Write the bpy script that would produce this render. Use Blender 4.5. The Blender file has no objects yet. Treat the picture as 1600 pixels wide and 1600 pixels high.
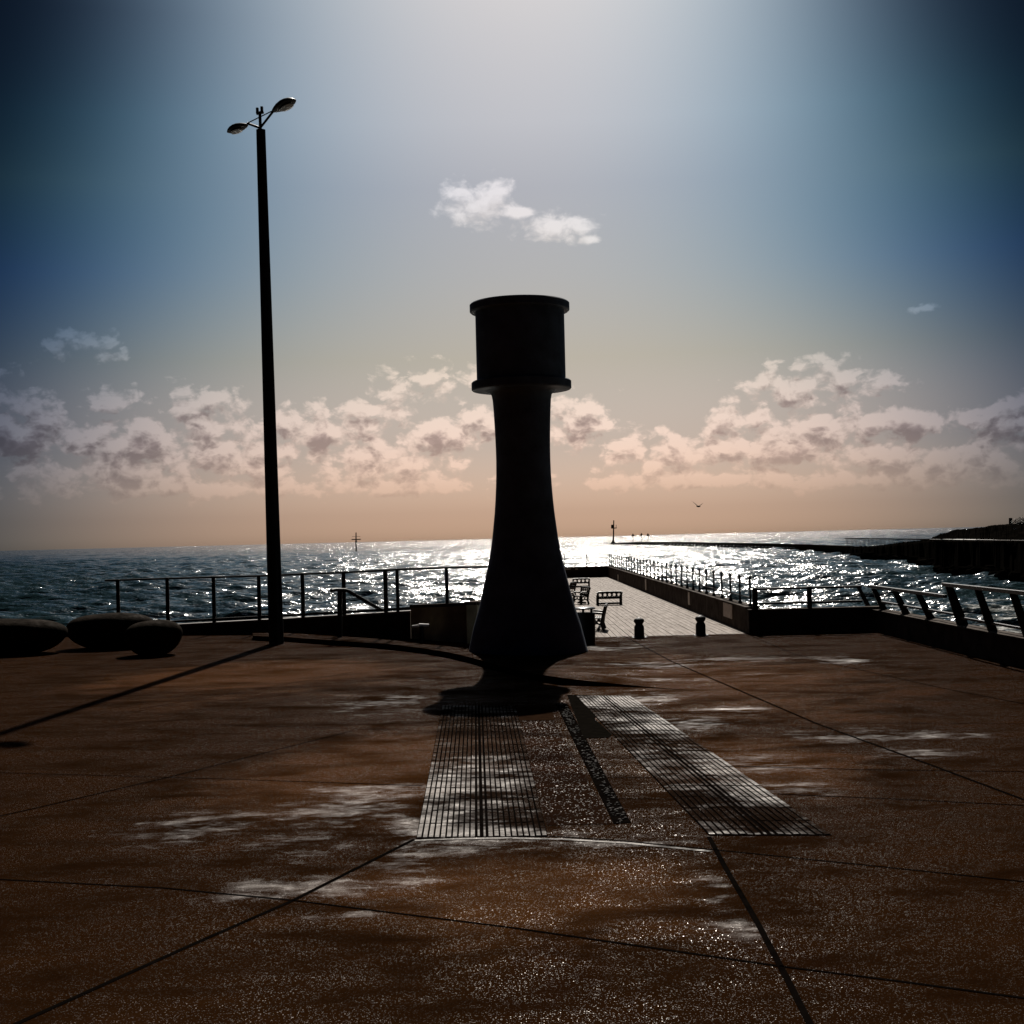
import bpy, bmesh, math, random
import numpy as np
from mathutils import Vector, Matrix

random.seed(7)
sc = bpy.context.scene
COL = sc.collection
R = math.radians

# ------------------------------------------------------------------ camera
F = 2100.0            # focal length in photo pixels (photo is 1600 wide)
EYE = 2.3             # eye height above the paving, metres
SEA = -2.5            # sea level
ROLL = R(1.4)
cam_d = bpy.data.cameras.new("camera")
cam = bpy.data.objects.new("camera", cam_d)
COL.objects.link(cam)
cam_d.sensor_width = 36.0
cam_d.lens = 36.0 * F / 1600.0
cam_d.shift_y = 41.0 / 1600.0
cam_d.clip_start = 0.1
cam_d.clip_end = 90000.0
cam.matrix_world = Matrix.Translation((0, 0, EYE)) @ Matrix.Rotation(R(90), 4, 'X') @ Matrix.Rotation(-ROLL, 4, 'Z')
sc.camera = cam

# ------------------------------------------------------------------ sun and exposure
SUN_EL, SUN_AZ = R(39.5), R(3.8)       # azimuth measured from +Y towards +X
sun_d = bpy.data.lights.new("sun", 'SUN')
sun_d.energy = 4.8
sun_d.angle = R(0.53)
sun_d.color = (1.0, 0.93, 0.84)
sun = bpy.data.objects.new("sun", sun_d)
COL.objects.link(sun)
to_sun = Vector((math.sin(SUN_AZ) * math.cos(SUN_EL), math.cos(SUN_AZ) * math.cos(SUN_EL), math.sin(SUN_EL)))
sun.rotation_euler = to_sun.to_track_quat('Z', 'Y').to_euler()
sun.location = (0, 40, 60)

sc.view_settings.view_transform = 'Standard'
sc.view_settings.look = 'None'
sc.view_settings.exposure = 0.0
sc.view_settings.gamma = 1.0
sc.view_settings.use_curve_mapping = False
sc.render.engine = 'CYCLES'
sc.cycles.use_denoising = True
sc.cycles.max_bounces = 5
sc.cycles.sample_clamp_indirect = 4.0


# ------------------------------------------------------------------ pixel helpers (photo pixels -> place)
CX, SX = math.cos(ROLL), math.sin(ROLL)


def ray(px, py):
    u, v = px - 800.0, 841.0 - py
    return Vector((u * CX + v * SX, F, -u * SX + v * CX))


def G(px, py, z=0.0):
    d = ray(px, py)
    t = (z - EYE) / d.z
    return Vector((d.x * t, d.y * t, z))


def P(px, py, depth):
    d = ray(px, py)
    t = depth / F
    return Vector((d.x * t, depth, EYE + d.z * t))


def azel(px, py):
    d = ray(px, py)
    return math.atan2(d.x, d.y), math.atan2(d.z, math.hypot(d.x, d.y))


# ------------------------------------------------------------------ node helpers
class NT:
    def __init__(self, tree):
        self.t = tree
        self.n = tree.nodes
        self.l = tree.links

    def new(self, typ, **kw):
        n = self.n.new(typ)
        for k, v in kw.items():
            setattr(n, k, v)
        return n

    def put(self, sock, val):
        if isinstance(val, bpy.types.NodeSocket):
            self.l.new(val, sock)
        else:
            sock.default_value = val

    def math(self, op, a, b=0.0, c=0.0, clamp=False):
        n = self.new('ShaderNodeMath', operation=op, use_clamp=clamp)
        self.put(n.inputs[0], a)
        self.put(n.inputs[1], b)
        self.put(n.inputs[2], c)
        return n.outputs[0]

    def vmath(self, op, a, b=(0, 0, 0), c=(0, 0, 0)):
        n = self.new('ShaderNodeVectorMath', operation=op)
        self.put(n.inputs[0], a)
        self.put(n.inputs[1], b)
        if op == 'MULTIPLY_ADD':
            self.put(n.inputs[2], c)
        return n.outputs['Value'] if op in ('LENGTH', 'DISTANCE', 'DOT_PRODUCT') else n.outputs[0]

    def scale(self, a, s):
        n = self.new('ShaderNodeVectorMath', operation='SCALE')
        self.put(n.inputs[0], a)
        self.put(n.inputs['Scale'], s)
        return n.outputs[0]

    def smooth(self, x, a, b, lo=0.0, hi=1.0):
        n = self.new('ShaderNodeMapRange', interpolation_type='SMOOTHSTEP', clamp=True)
        self.put(n.inputs[0], x)
        self.put(n.inputs[1], a)
        self.put(n.inputs[2], b)
        self.put(n.inputs[3], lo)
        self.put(n.inputs[4], hi)
        return n.outputs[0]

    def lin(self, x, a, b, lo=0.0, hi=1.0):
        n = self.new('ShaderNodeMapRange', clamp=True)
        self.put(n.inputs[0], x)
        self.put(n.inputs[1], a)
        self.put(n.inputs[2], b)
        self.put(n.inputs[3], lo)
        self.put(n.inputs[4], hi)
        return n.outputs[0]

    def noise(self, vec, scale, detail=4.0, rough=0.55, dist=0.0):
        n = self.new('ShaderNodeTexNoise')
        self.put(n.inputs['Vector'], vec)
        n.inputs['Scale'].default_value = scale
        n.inputs['Detail'].default_value = detail
        n.inputs['Roughness'].default_value = rough
        n.inputs['Distortion'].default_value = dist
        return n.outputs[0]

    def mix(self, f, a, b, blend='MIX'):
        n = self.new('ShaderNodeMix', data_type='RGBA', blend_type=blend)
        self.put(n.inputs[0], f)
        for s, v in ((n.inputs[6], a), (n.inputs[7], b)):
            if isinstance(v, bpy.types.NodeSocket):
                self.l.new(v, s)
            else:
                s.default_value = (v[0], v[1], v[2], 1.0)
        return n.outputs[2]

    def ramp(self, x, stops):
        n = self.new('ShaderNodeValToRGB')
        self.put(n.inputs[0], x)
        e = n.color_ramp.elements
        while len(e) > 1:
            e.remove(e[-1])
        for i, (p, c) in enumerate(stops):
            q = e[0] if i == 0 else e.new(p)
            q.position = p
            q.color = (c[0], c[1], c[2], 1.0)
        return n.outputs[0]


# ------------------------------------------------------------------ sky (world)
def build_world():
    w = bpy.data.worlds.new("World")
    sc.world = w
    w.use_nodes = True
    w.node_tree.nodes.clear()
    k = NT(w.node_tree)
    tc = k.new('ShaderNodeTexCoord').outputs['Generated']
    sky = k.new('ShaderNodeTexSky', sky_type='NISHITA')
    sky.sun_disc = False
    sky.sun_elevation = SUN_EL
    sky.sun_rotation = SUN_AZ
    sky.altitude = 0.0
    sky.air_density = 1.0
    sky.dust_density = 3.0
    sky.ozone_density = 1.5
    sp = k.new('ShaderNodeSeparateXYZ')
    k.put(sp.inputs[0], tc)
    x, y, z = sp.outputs
    az = k.math('ARCTAN2', x, y)
    el = k.math('ARCSINE', z)
    cb = k.new('ShaderNodeCombineXYZ')
    k.put(cb.inputs[0], az)
    k.put(cb.inputs[1], el)
    pos = cb.outputs[0]
    # thick sea haze: warm and pale low down, grey above; the darkening away from the sun's side is a vignette put into the sky colour
    elt = k.lin(el, 0.0, R(50))
    t0 = [(0.3, (1.64, 1.45, 1.74)), (1.1, (1.25, 1.11, 1.34)), (3.9, (0.85, 0.80, 0.92)), (7.6, (0.71, 0.69, 0.66)),
          (11.1, (0.63, 0.66, 0.70)), (14.6, (0.57, 0.62, 0.71)), (17.2, (0.63, 0.685, 0.77)), (22.0, (0.62, 0.665, 0.73)), (50.0, (0.45, 0.50, 0.56))]
    tint = k.ramp(elt, [(e_ / 50.0, [q * 0.5 for q in c]) for e_, c in t0])
    daz = k.math('MULTIPLY', k.math('SUBTRACT', az, R(0.4)), k.math('COSINE', el))
    q = k.math('POWER', k.math('MULTIPLY', k.math('ABSOLUTE', daz), 180 / math.pi), 4.0)
    s0 = [(0.3, (175, 230, 300)), (7.6, (112, 126, 170)), (11.1, (95, 100, 128)), (14.6, (100, 92, 77)), (17.2, (55, 56, 52)), (21.0, (36, 33, 33)), (50.0, (50, 50, 50))]
    wid = k.ramp(elt, [(e_ / 50.0, [10.0 / v for v in c]) for e_, c in s0])
    ex = k.scale(wid, k.math('MULTIPLY', q, -1.0 / 10000.0))
    q2 = k.math('MULTIPLY', k.math('MULTIPLY', daz, daz), -(180 / math.pi) ** 2)
    q2 = k.math('MULTIPLY', q2, k.smooth(el, R(5), R(14)))
    ex = k.vmath('ADD', ex, k.scale(k.vmath('ADD', (0.0040, 0.0015, 0.0002), (0, 0, 0)), q2))
    se = k.new('ShaderNodeSeparateXYZ')
    k.put(se.inputs[0], ex)
    cg = k.new('ShaderNodeCombineXYZ')
    for i_, fl in enumerate((0.009, 0.020, 0.038)):
        k.put(cg.inputs[i_], k.math('MULTIPLY_ADD', k.math('EXPONENT', se.outputs[i_]), 1.0 - fl, fl))
    base = k.vmath('MULTIPLY', k.scale(sky.outputs[0], 2.0), k.vmath('MULTIPLY', tint, cg.outputs[0]))
    # clouds: (photo x, y, half width, half height)
    blobs = [(748, 314, 52, 34), (872, 352, 56, 24), (812, 332, 34, 10), (922, 374, 18, 7),
             (118, 540, 50, 20), (160, 556, 24, 9), (0, 580, 18, 14),
             (30, 640, 90, 42), (30, 690, 80, 50), (160, 635, 50, 22), (300, 632, 62, 34), (210, 690, 110, 45),
             (175, 730, 80, 26), (330, 690, 70, 46), (400, 720, 60, 40), (440, 660, 60, 26),
             (525, 672, 72, 30), (560, 640, 90, 20), (660, 590, 62, 24), (700, 600, 50, 26), (620, 620, 60, 20),
             (600, 720, 90, 32), (700, 680, 60, 26), (760, 660, 50, 20),
             (900, 648, 52, 38), (940, 660, 40, 18), (985, 706, 42, 20), (1060, 710, 70, 26), (1110, 700, 40, 16),
             (1230, 610, 84, 34), (1310, 590, 62, 36), (1385, 600, 42, 18), (1250, 575, 44, 12),
             (1170, 660, 60, 24), (1260, 670, 90, 28), (1340, 660, 60, 22), (1430, 664, 48, 20),
             (1230, 700, 100, 24), (1390, 712, 70, 26), (1500, 720, 90, 30), (1570, 670, 64, 36), (1590, 632, 30, 14),
             (1440, 482, 34, 6),
             (300, 760, 240, 16), (620, 762, 140, 14), (1100, 748, 160, 16), (1350, 750, 220, 16)]
    def density(pv, detail):
        dmin = None
        for (bx, by, rw, rh) in blobs:
            a0, e0 = azel(bx, by)
            ia, ie = F / (rw * 1.12), F / (rh * 1.12)
            ln = k.vmath('LENGTH', k.vmath('MULTIPLY_ADD', pv, (ia, ie, 0), (-a0 * ia, -e0 * ie, 0)))
            if dmin is None:
                dmin = ln
            else:
                m = k.new('ShaderNodeMath', operation='SMOOTH_MIN')
                k.put(m.inputs[0], dmin)
                k.put(m.inputs[1], ln)
                m.inputs[2].default_value = 0.25
                dmin = m.outputs[0]
        bias = k.math('SUBTRACT', 1.0, k.math('MINIMUM', dmin, 2.0))
        st = k.vmath('MULTIPLY', pv, (1.0, 1.4, 1.0))
        warp = k.new('ShaderNodeTexNoise')
        k.put(warp.inputs['Vector'], st)
        warp.inputs['Scale'].default_value = 45.0
        warp.inputs['Detail'].default_value = 3.0
        stw = k.vmath('MULTIPLY_ADD', k.vmath('SUBTRACT', warp.outputs['Color'], (0.5, 0.5, 0.5)), (0.014, 0.014, 0.0), st)
        def puff(scale):
            vn = k.new('ShaderNodeTexVoronoi', feature='SMOOTH_F1', voronoi_dimensions='2D')
            k.put(vn.inputs['Vector'], stw)
            vn.inputs['Scale'].default_value = scale
            vn.inputs['Smoothness'].default_value = 0.45
            vn.inputs['Detail'].default_value = 3.0
            vn.inputs['Roughness'].default_value = 0.55
            return vn.outputs['Distance']
        n1 = k.noise(stw, 30.0, 5.0, 0.58)
        n2 = k.noise(stw, 150.0, detail, 0.62)
        nn = k.math('ADD', k.math('MULTIPLY', k.math('SUBTRACT', n1, 0.5), 2.4),
                    k.math('MULTIPLY', k.math('SUBTRACT', n2, 0.5), 0.9))
        nn = k.math('ADD', nn, k.math('MULTIPLY', k.math('SUBTRACT', 0.74, puff(46.0)), 1.25))
        nn = k.math('MULTIPLY', nn, k.smooth(el, R(8.0), R(12.0), 1.0, 0.55))
        dn = k.math('ADD', k.math('MULTIPLY', bias, 1.0), nn)
        band = k.math('MULTIPLY', k.smooth(el, R(0.7), R(2.6)), k.smooth(el, R(6.4), R(4.0)))
        dn = k.math('ADD', dn, k.smooth(el, R(8.0), R(12.0), 0.0, 0.14))
        return k.math('ADD', dn, k.math('MULTIPLY_ADD', band, 0.42, -0.02))
    dens = density(pos, 6.0)
    # how much cloud lies sunward (above): backlit edges stay bright, thick lower parts go mauve grey
    above = density(k.vmath('ADD', pos, (0.001, 0.0085, 0.0)), 5.0)
    cover = k.smooth(dens, -0.06, 0.66)
    thick = k.math('ADD', k.math('MULTIPLY', above, 0.85), k.math('MULTIPLY', dens, 0.15))
    core = k.smooth(thick, 0.56, 1.38)
    relief = k.lin(k.math('SUBTRACT', dens, above), -0.45, 0.45)    # sunward flanks of each puff
    high = k.smooth(el, R(8.5), R(10.5))               # small high clouds stay bright all through
    core = k.math('MULTIPLY', core, k.math('MULTIPLY_ADD', high, -0.85, 1.0))
    lowfade = k.smooth(el, R(0.9), R(4.4), 0.10, 0.95)
    cover = k.math('MULTIPLY', cover, lowfade)
    bright = k.math('ADD', k.math('MULTIPLY_ADD', high, 0.30, 1.14), k.math('MULTIPLY', relief, 0.42))
    lit = k.mix(1.0, k.scale(base, bright), k.mix(high, (1.06, 0.98, 0.96), (1.0, 0.935, 0.875)), 'MULTIPLY')
    dark = k.mix(1.0, k.scale(base, k.math('MULTIPLY_ADD', relief, 0.25, 0.86)), (0.80, 0.70, 0.72), 'MULTIPLY')
    cl = k.mix(core, lit, dark)
    out = k.mix(cover, base, cl)
    bg = k.new('ShaderNodeBackground')
    k.put(bg.inputs[0], out)
    bg.inputs[1].default_value = 0.05
    o = k.new('ShaderNodeOutputWorld')
    k.l.new(bg.outputs[0], o.inputs[0])
    w.cycles.sampling_method = 'MANUAL'
    w.cycles.sample_map_resolution = 512


build_world()


# ------------------------------------------------------------------ materials
MATS = {}


def new_mat(name):
    m = bpy.data.materials.new(name)
    m.use_nodes = True
    k = NT(m.node_tree)
    b = m.node_tree.nodes['Principled BSDF']
    MATS[name] = m
    return m, k, b


def geo_pos(k):
    return k.new('ShaderNodeNewGeometry').outputs['Position']


def simple(name, col, rough=0.5, metal=0.0, var=0.35, scale=6.0, bump=0.0, bscale=40.0, spec=0.5):
    m, k, b = new_mat(name)
    p = k.new('ShaderNodeTexCoord').outputs['Object']
    n = k.noise(p, scale, 5.0, 0.6)
    f = k.lin(n, 0.3, 0.7)
    lo = [c * (1 - var) for c in col]
    hi = [c * (1 + var) for c in col]
    k.put(b.inputs['Base Color'], k.mix(f, lo, hi))
    k.put(b.inputs['Roughness'], k.lin(n, 0.3, 0.7, min(1, rough * 1.2), rough * 0.8))
    b.inputs['Metallic'].default_value = metal
    b.inputs['Specular IOR Level'].default_value = spec
    if bump:
        bn = k.new('ShaderNodeBump')
        bn.inputs['Strength'].default_value = 0.6
        bn.inputs['Distance'].default_value = bump
        k.put(bn.inputs['Height'], k.noise(p, bscale, 4.0, 0.6))
        k.l.new(bn.outputs[0], b.inputs['Normal'])
    return m


WORN = []
for _px, _py, _hw, _hd in [(560, 1265, 90, 26), (470, 1315, 70, 20), (620, 1345, 60, 30), (640, 1300, 40, 40), (500, 1385, 110, 14), (560, 1425, 60, 10),
                           (700, 1325, 120, 14), (980, 1318, 160, 8), (1125, 1390, 34, 40), (1150, 1440, 30, 18), (640, 1225, 80, 10),
                           (950, 1013, 55, 5), (1030, 1040, 60, 4), (1140, 1030, 90, 3), (1010, 1062, 60, 4), (1085, 1130, 60, 6), (1150, 1110, 50, 5),
                           (1180, 1192, 80, 10), (1230, 1235, 70, 10), (1330, 1032, 50, 4), (1210, 1056, 70, 4), (1010, 1090, 60, 7), (1440, 1180, 60, 8),
                           (590, 1098, 60, 8), (660, 1060, 30, 4), (1380, 1150, 120, 8), (300, 1290, 80, 18)]:
    _c = G(_px, _py)
    _e = G(_px + _hw, _py)
    _t, _b = G(_px, _py - _hd), G(_px, _py + _hd)
    WORN.append((_c.x, _c.y, max(0.1, 1.25 * (_e.x - _c.x)), max(0.15, 0.75 * (_t.y - _b.y))))


LIT_AREAS = []  # pools of light on the paving, painted into its base colour
for _px, _py, _hw, _hd in [(1130, 1062, 300, 50), (600, 1190, 240, 70), (820, 1390, 330, 70), (420, 1055, 230, 30), (1180, 1190, 200, 50)]:
    _c, _e, _t, _b = G(_px, _py), G(_px + _hw, _py), G(_px, _py - _hd), G(_px, _py + _hd)
    LIT_AREAS.append((_c.x, _c.y, _e.x - _c.x, (_t.y - _b.y) / 2))


def paving(name, col, wet=1.0, sparkle=1.0, grit=240.0, base_worn=0.0, gloss=0.48):
    """Brown exposed-aggregate concrete, worn smooth in patches, with grit that glints."""
    m, k, b = new_mat(name)
    p = geo_pos(k)
    big = k.noise(p, 0.35, 5.0, 0.6, 0.6)
    mid = k.noise(k.vmath('MULTIPLY', p, (0.55, 1.0, 1.0)), 1.5, 6.0, 0.62, 0.4)
    fine = k.noise(p, 60.0, 3.0, 0.7)
    tone = k.math('ADD', k.math('MULTIPLY', mid, 0.6), k.math('MULTIPLY', fine, 0.4))
    c = k.mix(k.lin(tone, 0.35, 0.68), [q * 0.55 for q in col], [q * 1.5 for q in col])
    blotch = k.noise(k.vmath('MULTIPLY', p, (0.8, 1.0, 1.0)), 0.17, 4.0, 0.6, 0.8)
    dd = None
    for (wx, wy, wa, wb) in LIT_AREAS:
        l_ = k.vmath('LENGTH', k.vmath('MULTIPLY_ADD', p, (1 / wa, 1 / wb, 0), (-wx / wa, -wy / wb, 0)))
        dd = l_ if dd is None else k.math('MINIMUM', dd, l_)
    lit_area = k.math('ADD', k.math('SUBTRACT', 1.0, k.math('MINIMUM', dd, 2.0)), k.math('ADD', k.math('MULTIPLY', k.math('SUBTRACT', blotch, 0.5), 2.2), k.math('MULTIPLY', k.math('SUBTRACT', mid, 0.5), 1.2)))
    c = k.mix(k.smooth(lit_area, -0.25, 0.75), k.mix(0.66, c, (0.0, 0.0, 0.0)), c)  # ground colour painted bright inside the pools, darkened outside like a vignette
    k.put(b.inputs['Base Color'], c)
    # patches worn smooth by feet and water: x, y, half length, half depth (metres)
    dm = None
    for (wx, wy, wa, wb) in WORN:
        v_ = k.vmath('MULTIPLY_ADD', p, (1 / wa, 1 / wb, 0), (-wx / wa, -wy / wb, 0))
        l_ = k.vmath('LENGTH', v_)
        dm = l_ if dm is None else k.math('MINIMUM', dm, l_)
    n3 = k.noise(k.vmath('MULTIPLY', p, (0.6, 1.0, 1.0)), 6.0, 8.0, 0.72, 0.3)
    patch = k.math('ADD', k.math('MULTIPLY', k.math('SUBTRACT', 1.0, k.math('MINIMUM', dm, 2.4)), 0.30),
                   k.math('ADD', k.math('MULTIPLY', k.math('SUBTRACT', mid, 0.5), 1.5), k.math('MULTIPLY', k.math('SUBTRACT', big, 0.5), 0.9)))
    patch = k.math('ADD', patch, k.math('MULTIPLY_ADD', k.math('SUBTRACT', n3, 0.5), 1.6, base_worn))
    worn = k.math('MULTIPLY', k.smooth(patch, 0.08, 0.72), wet)
    worn = k.math('MULTIPLY', worn, k.lin(k.math('ADD', k.math('MULTIPLY', fine, 0.5), k.math('MULTIPLY', n3, 0.5)), 0.38, 0.60, 0.35, 1.0))
    r = k.math('MULTIPLY_ADD', worn, -0.34, 0.86)
    r = k.math('ADD', r, k.math('MULTIPLY', k.math('SUBTRACT', fine, 0.5), 0.25))
    # grit: a few stones are flat and glossy, each tilted its own way
    v = k.new('ShaderNodeTexVoronoi', feature='F1')
    k.put(v.inputs['Vector'], p)
    v.inputs['Scale'].default_value = grit
    ra = k.new('ShaderNodeSeparateColor')
    k.l.new(v.outputs['Color'], ra.inputs[0])
    stone = k.smooth(ra.outputs[0], 1.0 - 0.052 * sparkle, 1.0 - 0.048 * sparkle)
    clump = k.smooth(k.math('ADD', k.math('MULTIPLY', mid, 0.6), k.math('MULTIPLY', n3, 0.4)), 0.38, 0.60, 0.05, 1.0)
    stone = k.math('MULTIPLY', stone, clump)
    r2 = k.math('MULTIPLY_ADD', stone, k.math('SUBTRACT', k.math('MULTIPLY_ADD', ra.outputs[1], 0.30, 0.15), r), r)
    k.put(b.inputs['Roughness'], r2)
    bn = k.new('ShaderNodeBump')
    bn.inputs['Strength'].default_value = 0.7
    bn.inputs['Distance'].default_value = 0.0015
    k.put(bn.inputs['Height'], k.noise(p, 110.0, 3.0, 0.7))
    tc_ = k.new('ShaderNodeCombineXYZ')
    k.put(tc_.inputs[0], k.math('MULTIPLY_ADD', ra.outputs[1], 0.36, -0.14))
    k.put(tc_.inputs[1], k.math('MULTIPLY_ADD', ra.outputs[2], 0.70, -0.35))
    tilt = tc_.outputs[0]
    geo = k.new('ShaderNodeNewGeometry').outputs['Normal']
    nn = k.vmath('NORMALIZE', k.vmath('ADD', geo, tilt))
    mixn = k.new('ShaderNodeMix', data_type='VECTOR')
    k.put(mixn.inputs[0], stone)
    k.l.new(bn.outputs[0], mixn.inputs[4])
    k.l.new(nn, mixn.inputs[5])
    k.l.new(mixn.outputs[1], b.inputs['Normal'])
    k.put(b.inputs['Specular IOR Level'], k.math('MAXIMUM', k.math('MULTIPLY', worn, gloss), k.math('MULTIPLY', stone, 0.25)))
    b.inputs['Specular Tint'].default_value = (1.0, 0.84, 0.70, 1.0)
    return m


M_PAVE = paving('brown aggregate paving', (0.0500, 0.0205, 0.0074))
M_STRIPPAVE = paving('exposed gravel strip', (0.042, 0.020, 0.012), wet=0.5, sparkle=0.9, grit=110.0)
M_BAR = paving('worn ribs', (0.045, 0.026, 0.017), wet=1.0, sparkle=0.3, base_worn=0.50, gloss=0.42)
M_GROOVE = simple('dark groove', (0.004, 0.003, 0.0025), 0.95, spec=0.0)
M_SHADOW_PATCH = simple('painted shadow patch', (0.006, 0.005, 0.004), 0.95, 0, 0.3, 9.0, spec=0.0)  # near-black colour standing in for cast shadow
M_WALL = simple('weathered dark concrete', (0.050, 0.036, 0.026), 0.9, 0.0, 0.5, 2.5, 0.006, 25.0, spec=0.06)
M_WALL2 = simple('olive render', (0.30, 0.24, 0.14), 0.85, 0.0, 0.35, 2.0, 0.005, 25.0, spec=0.2)
M_TOWER = simple('dark tower paint', (0.10, 0.135, 0.19), 0.55, 0.0, 0.45, 1.6, 0.004, 14.0, spec=0.4)
M_METAL = simple('black painted steel', (0.010, 0.009, 0.009), 0.5, 0.0, 0.4, 9.0, spec=0.22)
M_RAILM = simple('dull galvanised steel', (0.05, 0.05, 0.05), 0.38, 0.8, 0.3, 9.0)
M_STONE = simple('dark granite', (0.016, 0.011, 0.007), 0.85, 0.0, 0.6, 5.0, 0.014, 18.0, spec=0.01)
M_LENS = simple('lamp glass', (0.25, 0.24, 0.22), 0.2, 0.0, 0.1)
M_WHITE = simple('painted gap light', (0.72, 0.70, 0.66), 0.5, 0.0, 0.1)
M_PLAQUE = simple('pale plaque', (0.40, 0.33, 0.28), 0.5, 0.0, 0.2)
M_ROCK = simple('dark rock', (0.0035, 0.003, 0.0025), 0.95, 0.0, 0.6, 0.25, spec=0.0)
M_TIMBER = simple('tarred timber', (0.022, 0.014, 0.010), 0.9, 0.0, 0.5, 2.0, spec=0.0)
M_LEAF = simple('dark leaves', (0.030, 0.040, 0.018), 0.6, 0.0, 0.5, 1.0)
M_BIRD = simple('gull feathers', (0.03, 0.028, 0.026), 0.8, 0.0, 0.3)


def deck_material():
    m, k, b = new_mat('silvered deck boards')
    p = geo_pos(k)
    n = k.noise(k.vmath('MULTIPLY', p, (9.0, 0.7, 1.0)), 1.3, 6.0, 0.65)
    f = k.noise(k.vmath('MULTIPLY', p, (60.0, 2.0, 1.0)), 1.0, 4.0, 0.6)
    t = k.math('ADD', k.math('MULTIPLY', n, 0.7), k.math('MULTIPLY', f, 0.3))
    k.put(b.inputs['Base Color'], k.mix(k.lin(t, 0.33, 0.68), (0.095, 0.060, 0.038), (0.215, 0.155, 0.108)))
    k.put(b.inputs['Roughness'], k.lin(t, 0.3, 0.7, 0.80, 0.62))
    b.inputs['Specular IOR Level'].default_value = 0.2
    return m


M_DECK = deck_material()


def water_material():
    m, k, b = new_mat('choppy sea')
    p = geo_pos(k)
    ps = k.vmath('MULTIPLY', p, (0.55, 1.0, 1.0))
    murk = k.noise(k.vmath('MULTIPLY', p, (0.4, 1.0, 1.0)), 0.06, 3.0, 0.5)
    sp = k.new('ShaderNodeSeparateXYZ')
    k.put(sp.inputs[0], p)
    col = k.mix(k.lin(murk, 0.35, 0.65), (0.009, 0.022, 0.027), (0.016, 0.034, 0.037))
    # broken foam close under the sea wall
    foam_n = k.noise(k.vmath('MULTIPLY', p, (0.5, 1.6, 1.0)), 0.8, 6.0, 0.65, 0.5)
    near = k.smooth(sp.outputs[1], 92.0, 70.0)
    foam = k.math('MULTIPLY', k.smooth(k.math('ADD', foam_n, k.math('MULTIPLY', near, 0.10)), 0.58, 0.70), near)
    k.put(b.inputs['Base Color'], k.mix(foam, col, (0.30, 0.31, 0.29)))
    k.put(b.inputs['Roughness'], k.math('MULTIPLY_ADD', foam, 0.5, 0.14))
    b.inputs['IOR'].default_value = 1.333
    h = k.math('MULTIPLY', k.noise(ps, 4.0, 2.0, 0.6), 0.07)
    h = k.math('ADD', h, k.math('MULTIPLY', k.noise(ps, 1.1, 3.0, 0.55), 0.30))
    far_ = k.smooth(sp.outputs[1], 250.0, 1500.0, 0.25, 4.0)
    h = k.math('ADD', h, k.math('MULTIPLY', k.noise(ps, 0.16, 3.0, 0.5), far_))
    bn = k.new('ShaderNodeBump')
    bn.inputs['Strength'].default_value = 1.0
    bn.inputs['Distance'].default_value = 1.0
    k.put(bn.inputs['Height'], h)
    k.l.new(bn.outputs[0], b.inputs['Normal'])
    return m


M_SEA = water_material()


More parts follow.
